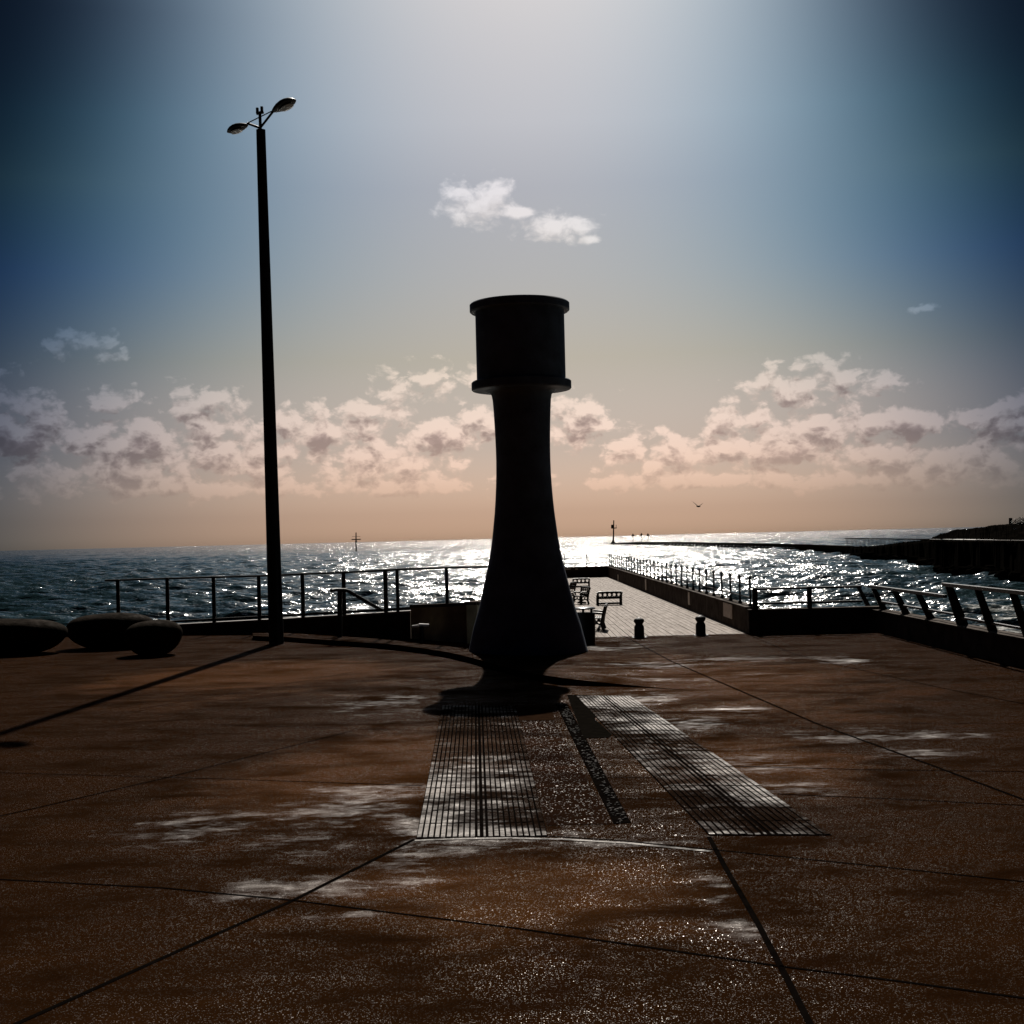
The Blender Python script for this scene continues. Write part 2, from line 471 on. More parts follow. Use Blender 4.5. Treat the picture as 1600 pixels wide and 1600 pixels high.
# ------------------------------------------------------------------ mesh builder
class MB:
    def __init__(self):
        self.v = []
        self.f = []

    def add(self, vs, fs):
        o = len(self.v)
        self.v += [tuple(q) for q in vs]
        self.f += [tuple(i + o for i in f) for f in fs]
        return self

    def box(self, c, s, rot=None):
        vs = []
        for dx in (-.5, .5):
            for dy in (-.5, .5):
                for dz in (-.5, .5):
                    q = Vector((dx * s[0], dy * s[1], dz * s[2]))
                    if rot is not None:
                        q = rot @ q
                    vs.append(q + Vector(c))
        return self.add(vs, [(0, 1, 3, 2), (4, 6, 7, 5), (0, 4, 5, 1), (2, 3, 7, 6), (0, 2, 6, 4), (1, 5, 7, 3)])

    def bar(self, a, b, w, h, w2=None, h2=None, up=Vector((0, 0, 1))):
        """Rectangular bar from a to b, w wide (sideways), h high (along up)."""
        a, b = Vector(a), Vector(b)
        d = (b - a).normalized()
        if abs(d.dot(up)) > 0.98:
            up = Vector((0, 1, 0))
        s = d.cross(up).normalized()
        u = s.cross(d).normalized()
        w2, h2 = w2 or w, h2 or h
        vs = []
        for (pt, ww, hh) in ((a, w, h), (b, w2, h2)):
            for (i, j) in ((-1, -1), (1, -1), (1, 1), (-1, 1)):
                vs.append(pt + s * (i * ww / 2) + u * (j * hh / 2))
        return self.add(vs, [(3, 2, 1, 0), (4, 5, 6, 7), (0, 1, 5, 4), (1, 2, 6, 5), (2, 3, 7, 6), (3, 0, 4, 7)])

    def tube(self, pts, r, n=10, r2=None):
        pts = [Vector(q) for q in pts]
        rings = []
        for i, q in enumerate(pts):
            d = (pts[min(i + 1, len(pts) - 1)] - pts[max(i - 1, 0)]).normalized()
            up = Vector((0, 0, 1)) if abs(d.z) < 0.95 else Vector((0, 1, 0))
            s = d.cross(up).normalized()
            u = s.cross(d).normalized()
            t = i / max(1, len(pts) - 1)
            rr = r if r2 is None else r + (r2 - r) * t
            rings.append([q + (s * math.cos(2 * math.pi * j / n) + u * math.sin(2 * math.pi * j / n)) * rr for j in range(n)])
        return self.loft(rings)

    def loft(self, rings, cap=True):
        n = len(rings[0])
        vs = [q for rg in rings for q in rg]
        fs = []
        for i in range(len(rings) - 1):
            for j in range(n):
                fs.append((i * n + j, i * n + (j + 1) % n, (i + 1) * n + (j + 1) % n, (i + 1) * n + j))
        if cap:
            fs.append(tuple(range(n - 1, -1, -1)))
            fs.append(tuple((len(rings) - 1) * n + j for j in range(n)))
        return self.add(vs, fs)

    def lathe(self, c, prof, n=32):
        c = Vector(c)
        return self.loft([[c + Vector((r * math.cos(2 * math.pi * j / n), r * math.sin(2 * math.pi * j / n), z))
                           for j in range(n)] for (r, z) in prof])

    def ball(self, c, r, seg=12, rings=8, rot=None):
        """r may be a 3-tuple."""
        if not isinstance(r, (tuple, list)):
            r = (r, r, r)
        rg = []
        for i in range(1, rings):
            th = math.pi * i / rings
            rg.append([])
            for j in range(seg):
                ph = 2 * math.pi * j / seg
                q = Vector((math.sin(th) * math.cos(ph) * r[0], math.sin(th) * math.sin(ph) * r[1], -math.cos(th) * r[2]))
                if rot is not None:
                    q = rot @ q
                rg[-1].append(q + Vector(c))
        return self.loft(rg)

    def build(self, name, mat, parent=None, smooth=False, bevel=0.0, origin=None):
        me = bpy.data.meshes.new(name)
        o0 = Vector(origin) if origin is not None else Vector((0, 0, 0))
        me.from_pydata([tuple(Vector(q) - o0) for q in self.v], [], self.f)
        bm = bmesh.new()
        bm.from_mesh(me)
        bmesh.ops.recalc_face_normals(bm, faces=bm.faces)
        bm.to_mesh(me)
        bm.free()
        me.materials.append(mat)
        if smooth:
            for pl in me.polygons:
                pl.use_smooth = True
            try:
                me.set_sharp_from_angle(angle=R(38))
            except Exception:
                pass
        ob = bpy.data.objects.new(name, me)
        COL.objects.link(ob)
        if parent is not None:
            ob.parent = parent
            ob.location = o0 - parent_world(parent)
        else:
            ob.location = o0
        if bevel:
            md = ob.modifiers.new('bevel', 'BEVEL')
            md.width = bevel
            md.segments = 2
            md.limit_method = 'ANGLE'
        return ob


def parent_world(o):
    p = Vector(o.location)
    while o.parent is not None:
        o = o.parent
        p += Vector(o.location)
    return p


def tag(o, label, cat, group=None):
    o['label'] = label
    o['category'] = cat
    if group:
        o['group'] = group
    return o


def thing(name, loc, label, cat, group=None):
    e = bpy.data.objects.new(name, None)
    COL.objects.link(e)
    e.location = loc
    e.empty_display_size = 0.2
    return tag(e, label, cat, group)


def structure(o):
    o['kind'] = 'structure'
    return o


def dup(root, loc, rotz=None, label=None, scale=None):
    def cp(o, par):
        c = o.copy()
        COL.objects.link(c)
        if par is not None:
            c.parent = par
        for ch in [q for q in bpy.data.objects if q.parent == o]:
            cp(ch, c)
        return c
    r = cp(root, None)
    r.location = loc
    if rotz is not None:
        r.rotation_euler = (0, 0, rotz)
    if scale is not None:
        r.scale = (scale,) * 3
    if label:
        r['label'] = label
    return r


def lerp(a, b, t):
    return a + (b - a) * t


def interp(path, x):
    """path: [(x, y), ...] sorted; linear interpolation, extrapolated at the ends."""
    for i in range(len(path) - 1):
        if x <= path[i + 1][0] or i == len(path) - 2:
            (x0, y0), (x1, y1) = path[i], path[i + 1]
            return y0 + (y1 - y0) * (x - x0) / (x1 - x0)


# ------------------------------------------------------------------ sea
WAVE = 0.092


def build_sea():
    rs = [26.0]
    while rs[-1] < 52:
        rs.append(rs[-1] * 1.02)
    while rs[-1] < 600:
        rs.append(rs[-1] * 1.0028)
    while rs[-1] < 2600:
        rs.append(rs[-1] * 1.0042)
    while rs[-1] < 80000:
        rs.append(rs[-1] * 1.09)
    rs = np.array(rs)
    dense = np.linspace(R(-24), R(24), 760)
    side = np.linspace(R(26.5), R(105), 50)
    az = np.concatenate([-side[::-1], dense, side])
    nr, na = len(rs), len(az)
    rr, aa = np.meshgrid(rs, az, indexing='ij')
    X, Y = rr * np.sin(aa), rr * np.cos(aa)
    dr = np.gradient(rs)[:, None] * np.ones((1, na))
    dr = np.maximum(dr, rr * R(48) / 760)
    coarse = np.abs(aa) > R(24.2)
    Z = np.zeros_like(X)
    rng = np.random.RandomState(3)
    n = 60
    for i in range(n):
        lam = 0.9 * (24.0 / 0.9) ** (i / (n - 1))
        th = math.pi / 2 + R(5) + rng.normal(0, 0.42)
        kx, ky = 2 * math.pi / lam * math.cos(th), 2 * math.pi / lam * math.sin(th)
        amp = WAVE * min(1.0, (2.2 / lam) ** 0.7) * lam / (2 * math.pi)
        fade = np.clip((lam / dr - 2.0) / 1.5, 0, 1)
        if fade.max() <= 0:
            continue
        Z += amp * fade * np.sin(kx * X + ky * Y + rng.uniform(0, 6.28))
    Z[coarse] = 0
    Z += SEA
    co = np.stack([X, Y, Z], -1).reshape(-1, 3)
    idx = np.arange(nr * na).reshape(nr, na)
    q = np.stack([idx[:-1, :-1], idx[:-1, 1:], idx[1:, 1:], idx[1:, :-1]], -1).reshape(-1, 4)[:, ::-1]
    me = bpy.data.meshes.new('sea')
    me.vertices.add(len(co))
    me.vertices.foreach_set('co', co.ravel().astype(np.float32))
    me.loops.add(q.size)
    me.loops.foreach_set('vertex_index', q.ravel().astype(np.int32))
    me.polygons.add(len(q))
    me.polygons.foreach_set('loop_start', np.arange(0, q.size, 4, dtype=np.int32))
    me.update(calc_edges=True)
    me.shade_smooth()
    me.materials.append(M_SEA)
    o = bpy.data.objects.new('sea', me)
    COL.objects.link(o)
    structure(o)


build_sea()

# ------------------------------------------------------------------ plaza, pier deck and seabed edge
# front line of the plaza, left to right (where the sea walls stand)
LW = [(-200, 1000), (100, 995), (282, 992), (395, 990.5), (450, 990.5), (520, 996), (581, 1000.5), (642, 1006)]   # foot of left sea wall
LW3 = [G(x, y) for x, y in LW]
RW_X = 8.12
PIER_R, PIER_L, PIER_Y0, PIER_Y1 = 5.32, 0.35, 30.6, 75.5


def prism(poly, z0, z1):
    n = len(poly)
    m = MB()
    vs = [Vector((p[0], p[1], z1)) for p in poly] + [Vector((p[0], p[1], z0)) for p in poly]
    fs = [tuple(range(n)), tuple(range(2 * n - 1, n - 1, -1))]
    for i in range(n):
        j = (i + 1) % n
        fs.append((i, i + n, j + n, j))
    return m.add(vs, fs)


plaza_poly = [(-260, -160), (-260, 36)] + [(p.x, p.y) for p in LW3] + [
    (-0.9, 29.4), (PIER_L, 29.8), (PIER_L, PIER_Y0), (PIER_R, PIER_Y0), (RW_X, 30.4), (RW_X + 0.05, 20.0), (9.2, 10), (60, 2), (260, -10), (260, -160)]
plaza = prism(plaza_poly, -3.6, 0.0).build('paved_ground', M_PAVE)
structure(plaza)

# timber deck of the pier: boards run out to sea
deck = MB()
rnd = random.Random(4)
bw = 0.14
nb = int((PIER_R - PIER_L) / bw)
for i in range(nb):
    x = PIER_L + (i + 0.5) * (PIER_R - PIER_L) / nb
    y = PIER_Y0 + 0.01 - (0 if i % 2 else 0.0)
    first = True
    while y < PIER_Y1 - 0.05:
        ln = rnd.uniform(1.2, 4.4) if first else 4.4
        first = False
        y2 = min(y + ln, PIER_Y1)
        deck.box((x, (y + y2) / 2, -0.03 + rnd.uniform(-0.003, 0.003)), (bw - 0.006 - rnd.uniform(0, 0.008), y2 - y - 0.012, 0.06))
        y = y2
structure(deck.build('boardwalk', M_DECK))
structure(MB().box(((PIER_L + PIER_R) / 2, (PIER_Y0 + PIER_Y1) / 2 + 0.01, -1.85), (PIER_R - PIER_L - 0.02, PIER_Y1 - PIER_Y0 - 0.02, 3.5)).build('pier_base', M_WALL))

# low curved step round the lighthouse
front = [(395, 993.5), (450, 995.5), (500, 999), (545, 1002), (587, 1005), (630, 1009), (666, 1013.5), (700, 1019), (735, 1027), (770, 1037), (810, 1047), (845, 1054), (877, 1059)]
step = MB()
HS = 0.11
fr = [G(x, y, HS) for x, y in front]
right = [(925, 1064.5, 0.07), (965, 1068.5, 0.04), (1000, 1072, 0.02), (1040, 1075.5, 0.009), (1085, 1079, 0.003)]
fr += [G(x, y, z) for x, y, z in right]
back = [G(x, y - 3.0, HS) for x, y in [(395, 992), (450, 992), (520, 996.5), (581, 1000), (642, 1005)]]
back += [Vector((-0.95, 29.2, HS)), Vector((0.3, 29.4, HS)), Vector((1.0, 28.8, 0.06)), Vector((1.7, 27.6, 0.03)), Vector((2.1, 26.0, 0.015)), Vector((2.5, 23.5, 0.008))]
top = fr + back[::-1]
n = len(top)
vs = list(top) + [Vector((p.x, p.y, -0.02)) for p in top]
fs = []
# triangulate the top with a centre line
c0 = G(825, 1024, HS)
nf = len(fr)
for i in range(n):
    j = (i + 1) % n
    fs.append((i, i + n, j + n, j))
step.add(vs, fs)
bm = bmesh.new()
tv = [bm.verts.new(p) for p in top]
face = bm.faces.new(tv)
bmesh.ops.triangulate(bm, faces=[face])
bm.verts.index_update()
step.f += [tuple(v.index for v in f.verts) for f in bm.faces]
bm.free()
structure(step.build('curved_step', M_PAVE))


# ------------------------------------------------------------------ ribbed strips, gravel strip, slot drain, joints
def quad_strip(m, a, b, w, z, h=None):
    d = (b - a)
    d.z = 0
    s = Vector((d.y, -d.x, 0)).normalized() * (w / 2)
    v = [a + s, a - s, b - s, b + s]
    v = [Vector((q.x, q.y, z)) for q in v]
    m.add(v, [(0, 1, 2, 3)])


def ribbed(name, c00, c10, c01, c11, ncols, gapset, nrows, seed):
    """c00 far-left, c10 far-right, c01 near-left, c11 near-right (ground points)."""
    bed = MB().add([Vector((q.x, q.y, 0.004)) for q in (c00, c10, c11, c01)], [(0, 1, 2, 3)])
    bo = structure(bed.build(name, M_GROOVE))
    rg = random.Random(seed)
    bars = MB()
    wcol = 1.0 / ncols
    for i in range(ncols):
        u0, u1 = i * wcol, (i + 1) * wcol
        g = 0.15 * wcol
        if i in gapset:
            g = 0.33 * wcol
        for j in range(nrows):
            t0, t1 = j / nrows, (j + 1) / nrows
            gt = 0.018 / nrows
            def pt(u, t):
                return lerp(lerp(c00, c10, u), lerp(c01, c11, u), t)
            a, b, c, d = pt(u0 + g, t0 + gt), pt(u1 - g, t0 + gt), pt(u1 - g, t1 - gt), pt(u0 + g, t1 - gt)
            z = 0.011 + rg.uniform(-0.0015, 0.0015)
            tx, ty = rg.uniform(-0.0012, 0.0012), rg.uniform(-0.0025, 0.0025)
            k = 0.006
            cen = (a + b + c + d) / 4
            topv = []
            for q, (sx, sy) in ((a, (-1, 1)), (b, (1, 1)), (c, (1, -1)), (d, (-1, -1))):
                qq = q + (cen - q).normalized() * k
                topv.append(Vector((qq.x, qq.y, z + sx * tx + sy * ty)))
            bot = [Vector((q.x, q.y, 0.003)) for q in (a, b, c, d)]
            bars.add(topv + bot, [(0, 1, 2, 3), (0, 4, 5, 1), (1, 5, 6, 2), (2, 6, 7, 3), (3, 7, 4, 0)])
    ob = bars.build('ribs', M_BAR, bo)
    return bo


ribbed('ribbed_paving', G(691, 1103), G(806, 1103), G(650, 1311), G(856, 1308), 22, (10, 11), 16, 1)
ribbed('ribbed_paving', G(900, 1088), G(985, 1088), G(1108, 1306), G(1300, 1306), 16, (7, 8), 18, 2)

gs = MB().add([Vector((q.x, q.y, 0.004)) for q in (G(808, 1127), G(866, 1127), G(957, 1288), G(855, 1290))], [(0, 1, 2, 3)])
structure(gs.build('gravel_strip', M_STRIPPAVE))
gp = MB().add([Vector((q.x, q.y, 0.004)) for q in (G(807, 1103), G(864, 1103), G(866, 1126), G(808, 1126))], [(0, 1, 2, 3)])
structure(gp.build('smooth_paving', simple('smooth brown paving', (0.020, 0.0105, 0.006), 0.9, 0, 0.3, 5.0, 0.002, 90.0, spec=0.0)))
sd = MB().add([Vector((q.x, q.y, 0.004)) for q in (G(868, 1100), G(886, 1100), G(986, 1286), G(959, 1288))], [(0, 1, 2, 3)])
sdo = structure(sd.build('gravel_drain', M_GROOVE))
peb = MB()
rg = random.Random(12)
for i in range(380):
    t, u = rg.random(), rg.uniform(0.14, 0.86)
    if 0.36 < t < 0.55 and rg.random() < 0.7:
        continue
    q = lerp(lerp(G(868, 1100), G(886, 1100), u), lerp(G(959, 1288), G(986, 1286), u), t)
    r = rg.uniform(0.007, 0.017)
    peb.ball((q.x, q.y, 0.004 + r * 0.3), (r, r * rg.uniform(0.7, 1.2), r * 0.6), 7, 5)
po = peb.build('pebbles', simple('drain pebbles', (0.014, 0.009, 0.006), 0.7, 0, 0.7, 30.0, spec=0.06), sdo, smooth=True)
pa = MB().add([Vector((q.x, q.y, 0.006)) for q in (G(886, 1086), G(921, 1087), G(935, 1108), G(929, 1124), G(956, 1148), G(951, 1153), G(912, 1154))], [(0, 1, 2, 3, 4, 5, 6)])  # flat dark sheet painted in as the right-hand piece of the tower's shadow
structure(pa.build('painted_shadow_patch', M_SHADOW_PATCH))

joints = MB()
JL = [([(0, 1207.5), (330, 1217), (660, 1228)], 0.019),
      ([(-20, 1280), (87, 1256), (267, 1214), (551, 1142)], 0.026),
      ([(219, 1108), (400, 1078), (569, 1047)], 0.019),
      ([(345, 1133), (520, 1138), (690, 1143)], 0.016),
      ([(647, 1312), (456.5, 1408), (297, 1478), (0, 1612)], 0.034),
      ([(-10, 1374), (256, 1388), (456.5, 1407), (800, 1450), (1218, 1510), (1400, 1533), (1600, 1560)], 0.021),
      ([(858, 1307), (960, 1313), (1115, 1328), (1360, 1353), (1600, 1378)], 0.019),
      ([(1108, 1308), (1130, 1350), (1185, 1445), (1230, 1530), (1268, 1605)], 0.036),
      ([(975, 994), (1050, 1034), (1276, 1131), (1450, 1194), (1600, 1250)], 0.035),
      ([(1172, 993), (1240, 1022), (1300, 1037), (1470, 1075), (1600, 1100)], 0.026),
      ([(1090, 1130), (1300, 1130.5), (1600, 1131)], 0.019),
      ([(1135, 1197), (1350, 1203), (1600, 1206)], 0.022),
      ([(1215, 1241), (1400, 1249), (1600, 1259)], 0.022),
      ([(940, 1215), (1030, 1215.5)], 0.013), ([(958, 1248), (1058, 1249)], 0.013), ([(930, 1196), (1020, 1196.5)], 0.013),
      ([(0, 1030), (120, 1041), (230, 1036)], 0.016)]
for pts, w in JL:
    for i in range(len(pts) - 1):
        quad_strip(joints, G(*pts[i]), G(*pts[i + 1]), w, 0.0035 + 0.0002 * (i % 2))
structure(joints.build('paving_joints', M_GROOVE))
# bright dished edge of the apron in front of the ribbed strip
edge = MB()
ep = [(648, 1314), (720, 1311), (800, 1310), (880, 1312), (980, 1318), (1112, 1331)]
for i in range(len(ep) - 1):
    quad_strip(edge, G(*ep[i]), G(*ep[i + 1]), 0.045, 0.0045 + 0.0003 * (i % 2))
structure(edge.build('paving_edge', paving('trowelled concrete edge', (0.05, 0.032, 0.022), sparkle=0.2, base_worn=0.45)))

# ------------------------------------------------------------------ lighthouse
D_T = 4830.0 / 181.0
tb = G(825, 1022, 0.0)
tb.z = 0.0
S = tb.y / F


def tz(y):
    return EYE - (y - 840.4) * S


lh = thing('lighthouse', (tb.x, tb.y, HS), 'dark concrete lighthouse with flared shaft and drum top', 'lighthouse')
shaft_px = [(1030, 94), (1022, 93.5), (1010, 91.5), (995, 88), (978, 84), (960, 78.5), (945, 74), (925, 69), (910, 65.5), (893, 61.5), (878, 57.8), (860, 54.3), (841, 51.5), (820, 49),
            (800, 46.7), (780, 45), (760, 43.7), (740, 42.8), (720, 42.4), (700, 42.5), (680, 43), (660, 43.7), (640, 44.6), (625, 45.6), (617, 47), (613, 49.5), (610.5, 53.5), (609.2, 57)]
sh = MB().lathe((tb.x, tb.y, 0), [(w * S, max(HS * 0.5, tz(y))) for y, w in shaft_px], 64)
sh.build('shaft', M_TOWER, lh, smooth=True, origin=lh.location)


def ring_part(name, y0, y1, r):
    z0, z1 = tz(y0), tz(y1)
    b = 0.022
    m = MB().lathe((tb.x, tb.y, 0), [(r * S * 0.55, z0), (r * S - b, z0), (r * S, z0 + b), (r * S, z1 - b), (r * S - b, z1), (r * S * 0.55, z1)], 64)
    return m.build(name, M_TOWER, lh, smooth=True, origin=lh.location)


ring_part('rim', 609.5, 595.5, 78)
MB().lathe((tb.x, tb.y, 0), [(69.5 * S, tz(595.4)), (69.5 * S, tz(487.6))], 64).build('drum', M_TOWER, lh, smooth=True, origin=lh.location)
ring_part('rim', 487.5, 474, 78)
MB().lathe((tb.x, tb.y, 0), [(74 * S, tz(473.8)), (60 * S, tz(472)), (20 * S, tz(470))], 64).build('roof', M_TOWER, lh, smooth=True, origin=lh.location)

# ------------------------------------------------------------------ lamp post
lb = G(432, 1006)
DL = lb.y
lamp = thing('street_lamp', (lb.x, lb.y, 0), 'tall black lamp post with two lamp heads, left of the lighthouse', 'street lamp')
topc = P(407.5, 203, DL)
wl = DL / F
MB().loft([[c + Vector((math.cos(a) * r, math.sin(a) * r, 0)) for a in [2 * math.pi * j / 20 for j in range(20)]]
           for c, r in [(lb, 12.0 * wl), (lerp(lb, topc, 0.002), 11.8 * wl), (lerp(lb, topc, 0.5), 9.5 * wl), (topc, 7.2 * wl)]]).build('pole', M_METAL, lamp, smooth=True, origin=lamp.location)
MB().tube([P(407, 204, DL), P(406, 176, DL)], 2.4 * wl, 10).build('spigot', M_METAL, lamp, smooth=True, origin=lamp.location)
mfx = MB()
mfx.bar(P(400.3, 177.5, DL), P(412, 175, DL), 0.07, 0.06)
mfx.bar(P(402.3, 178, DL), P(402, 168.5, DL), 0.06, 0.07)
mfx.bar(P(409.3, 177, DL), P(409, 166.5, DL), 0.06, 0.07)
mfx.build('sensor_bracket', M_METAL, lamp, bevel=0.008, origin=lamp.location)
MB().tube([P(387.5, 192, DL), P(426, 173, DL)], 0.9 * wl, 6).build('tie_rod', M_METAL, lamp, smooth=True, origin=lamp.location)


def lamp_head(root_px, tip_px, toward):
    """A flattened leaf-shaped head: narrow at the root, widest past the middle, pointed tip."""
    a, b = P(root_px[0], root_px[1], DL), P(tip_px[0], tip_px[1], DL + toward)
    d = (b - a)
    L = d.length
    d.normalize()
    side = d.cross(Vector((0, 0, 1))).normalized()
    up = side.cross(d).normalized()
    prof = [(0.0, .10, .05, .04), (0.10, .22, .10, .06), (0.25, .34, .16, .075), (0.45, .42, .20, .08), (0.62, .42, .20, .075), (0.78, .35, .17, .06), (0.9, .24, .11, .04), (0.97, .12, .05, .02), (1.0, .03, .02, .01)]
    rings = []
    for t, w, hu, hd in prof:
        c = a + d * (L * t)
        rg = []
        for j in range(20):
            th = 2 * math.pi * j / 20
            cs, sn = math.cos(th), math.sin(th)
            rg.append(c + side * (cs * w * L) + up * (sn * (hu if sn > 0 else hd) * L))
        rings.append(rg)
    h = MB().loft(rings).build('lamp_head', M_METAL, lamp, smooth=True, origin=lamp.location)
    lens = MB()
    rr = []
    for t, w in [(0.3, .12), (0.4, .25), (0.55, .30), (0.7, .26), (0.82, .14)]:
        c = a + d * (L * t) - up * (0.075 * L)
        rr.append([c + side * (w * L * math.cos(2 * math.pi * j / 14)) + up * (-0.035 * L + 0.03 * L * math.sin(2 * math.pi * j / 14)) for j in range(14)])
    lens.loft(rr).build('lens', M_LENS, h, smooth=True, origin=lamp.location)


MB().tube([P(406.5, 200, DL), P(386, 192.5, DL)], 1.9 * wl, 8).build('arm', M_METAL, lamp, smooth=True, origin=lamp.location)
MB().tube([P(406.5, 200, DL), P(428, 172.5, DL)], 1.9 * wl, 8).build('arm', M_METAL, lamp, smooth=True, origin=lamp.location)
lamp_head((387, 195), (355, 207), 0.05)
lamp_head((426, 174), (462.5, 156), -0.05)

# ------------------------------------------------------------------ left sea wall and its railing
top_px = [(-200, 1003), (100, 985.5), (282, 975.2), (450, 966), (603, 957), (642, 954.5)]
LWALL = [(x, y) for x, y in LW]


def lw_point(px):
    g = G(px, interp(LW, px))
    return g


def lw_top(px):
    g = lw_point(px)
    return P(px, interp(top_px, px), g.y)


seaw = thing('sea_wall', lw_point(450), 'low dark sea wall carrying the left railing, behind the lamp post', 'sea wall')
wm, cm = MB(), MB()
samples = [-200, -50, 100, 282, 340, 395, 450, 485, 520, 550, 581, 610, 642]
for i in range(len(samples) - 1):
    a, b = lw_point(samples[i]), lw_point(samples[i + 1])
    ta, tb2 = lw_top(samples[i]), lw_top(samples[i + 1])
    th = 0.34
    v = [Vector((a.x, a.y, -0.3)), Vector((b.x, b.y, -0.3)), Vector((b.x, b.y, tb2.z - 0.04)), Vector((a.x, a.y, ta.z - 0.04))]
    v += [q + Vector((0, th, 0)) for q in v]
    wm.add(v, [(0, 1, 2, 3), (5, 4, 7, 6), (0, 4, 5, 1), (3, 2, 6, 7), (0, 3, 7, 4), (1, 5, 6, 2)])
    c = [Vector((a.x, a.y - 0.02, ta.z - 0.038)), Vector((b.x, b.y - 0.02, tb2.z - 0.038)), Vector((b.x, b.y - 0.02, tb2.z)), Vector((a.x, a.y - 0.02, ta.z))]
    c += [q + Vector((0, th + 0.04, 0)) for q in c]
    cm.add(c, [(0, 1, 2, 3), (5, 4, 7, 6), (0, 4, 5, 1), (3, 2, 6, 7), (0, 3, 7, 4), (1, 5, 6, 2)])
wm.build('wall', M_WALL, seaw, origin=seaw.location)
cm.build('coping', simple('pale coping', (0.16, 0.13, 0.11), 0.55, 0, 0.3, 4.0), seaw, origin=seaw.location)
MB().ball(lw_top(172) + Vector((0, 0.15, 0.03)), (0.16, 0.16, 0.12), 14, 8).build('end_stone', M_STONE, seaw, smooth=True, origin=seaw.location)

rail = thing('railing', lw_top(450), 'long black railing with wire infill on the left sea wall', 'railing')
posts = [(183, 905), (260.5, 902.5), (333, 900.5), (404, 898.5), (472.5, 895.5), (537, 893), (602.5, 889.5)]
rt = [(x, y + 1.5) for x, y in posts]
for x, y in posts:
    t = lw_top(x)
    t.y += 0.15
    tp = P(x, y, t.y)
    MB().bar((t.x, t.y, t.z - 0.01), (t.x, t.y, tp.z), 0.098, 0.06, 0.09, 0.05).build('post', M_METAL, rail, bevel=0.006, origin=rail.location)


def run(dz_or_px, name, r, flat=False, parent=rail, pts=posts, x0=163, x1=642, base=lw_top, oy=0.15):
    xs = [x0] + [q[0] for q in pts if x0 < q[0] < x1] + [x1]
    line = []
    for x in xs:
        t = base(x)
        t.y += oy
        ytop = interp(pts, x) + 1.5
        ybot = P(x, ytop, t.y).z
        z = ybot if dz_or_px is None else lerp(t.z, ybot, dz_or_px)
        line.append(Vector((t.x, t.y - 0.045 if dz_or_px is not None else t.y, z)))
    m = MB()
    if flat:
        for i in range(len(line) - 1):
            m.bar(line[i], line[i + 1], 0.06, r * 2)
    else:
        m.tube(line, r, 8)
    return m.build(name, M_METAL, parent, smooth=not flat, origin=parent.location)


run(None, 'top_rail', 0.028)
run(0.06, 'bottom_rail', 0.030, True)
for f in (0.22, 0.37, 0.52, 0.67, 0.82):
    run(f, 'wire', 0.004)

# ------------------------------------------------------------------ olive wall behind the lighthouse, turning back along the pier
W2 = [G(643, 1006), G(700, 1010.5), G(747, 1014.5), Vector((-0.45, 28.75, 0)), Vector((0.12, 29.2, 0)), Vector((0.30, 30.2, 0)), Vector((0.30, PIER_Y1, 0))]
W2T = [0.80, 0.86, 0.92, 0.93, 0.93, 0.75, 0.57]
ow = thing('sea_wall', W2[1], 'olive brown rendered wall between the left railing and the lighthouse', 'sea wall')
m1, m2 = MB(), MB()
for i in range(len(W2) - 1):
    a, b, za, zb = W2[i], W2[i + 1], W2T[i], W2T[i + 1]
    d = (b - a).normalized()
    nrm = Vector((-d.y, d.x, 0)) * 0.25
    v = [Vector((a.x, a.y, -0.4)), Vector((b.x, b.y, -0.4)), Vector((b.x, b.y, zb)), Vector((a.x, a.y, za))]
    v += [q + nrm for q in v]
    m1.add(v, [(0, 1, 2, 3), (5, 4, 7, 6), (0, 4, 5, 1), (3, 2, 6, 7), (0, 3, 7, 4), (1, 5, 6, 2)])
    dn = Vector((-d.y, d.x, 0))
    c = [Vector((a.x, a.y, za + 0.002)) - dn * 0.03, Vector((b.x, b.y, zb + 0.002)) - dn * 0.03]
    c = c + [q + Vector((0, 0, 0.07)) for q in c[::-1]]
    c += [q + dn * 0.31 for q in c]
    m2.add(c, [(0, 1, 2, 3), (5, 4, 7, 6), (0, 4, 5, 1), (3, 2, 6, 7), (0, 3, 7, 4), (1, 5, 6, 2)])
m1.build('wall', M_WALL2, ow, origin=ow.location)
m2.build('coping', M_WALL, ow, origin=ow.location)


def w2_top(px):
    # point on top of the olive wall in line with photo column px (front run only)
    pts = [(643, 0), (700, 1), (747, 2), (775, 3)]
    for (x0, i0), (x1, i1) in zip(pts[:-1], pts[1:]):
        if px <= x1 or x1 == 775:
            t = (px - x0) / (x1 - x0)
            q = lerp(W2[i0], W2[i1], t)
            return Vector((q.x, q.y + 0.12, lerp(W2T[i0], W2T[i1], t) + 0.07))


r2 = thing('railing', w2_top(700), 'short railing on the olive wall, partly behind the lighthouse', 'railing')
p2 = [(621, 888), (700, 885.5), (775, 883.5)]
for x, y in p2:
    t = w2_top(x) if x > 640 else lw_top(x) + Vector((0, 0.15, 0))
    tp = P(x, y, t.y)
    MB().bar((t.x, t.y, t.z - 0.01), (t.x, t.y, tp.z), 0.075, 0.055).build('post', M_METAL, r2, bevel=0.006, origin=r2.location)
line = []
for x, y in p2:
    t = w2_top(x) if x > 640 else lw_top(x) + Vector((0, 0.15, 0))
    line.append(P(x, y + 1.5, t.y))
MB().tube(line, 0.026, 8).build('top_rail', M_METAL, r2, smooth=True, origin=r2.location)

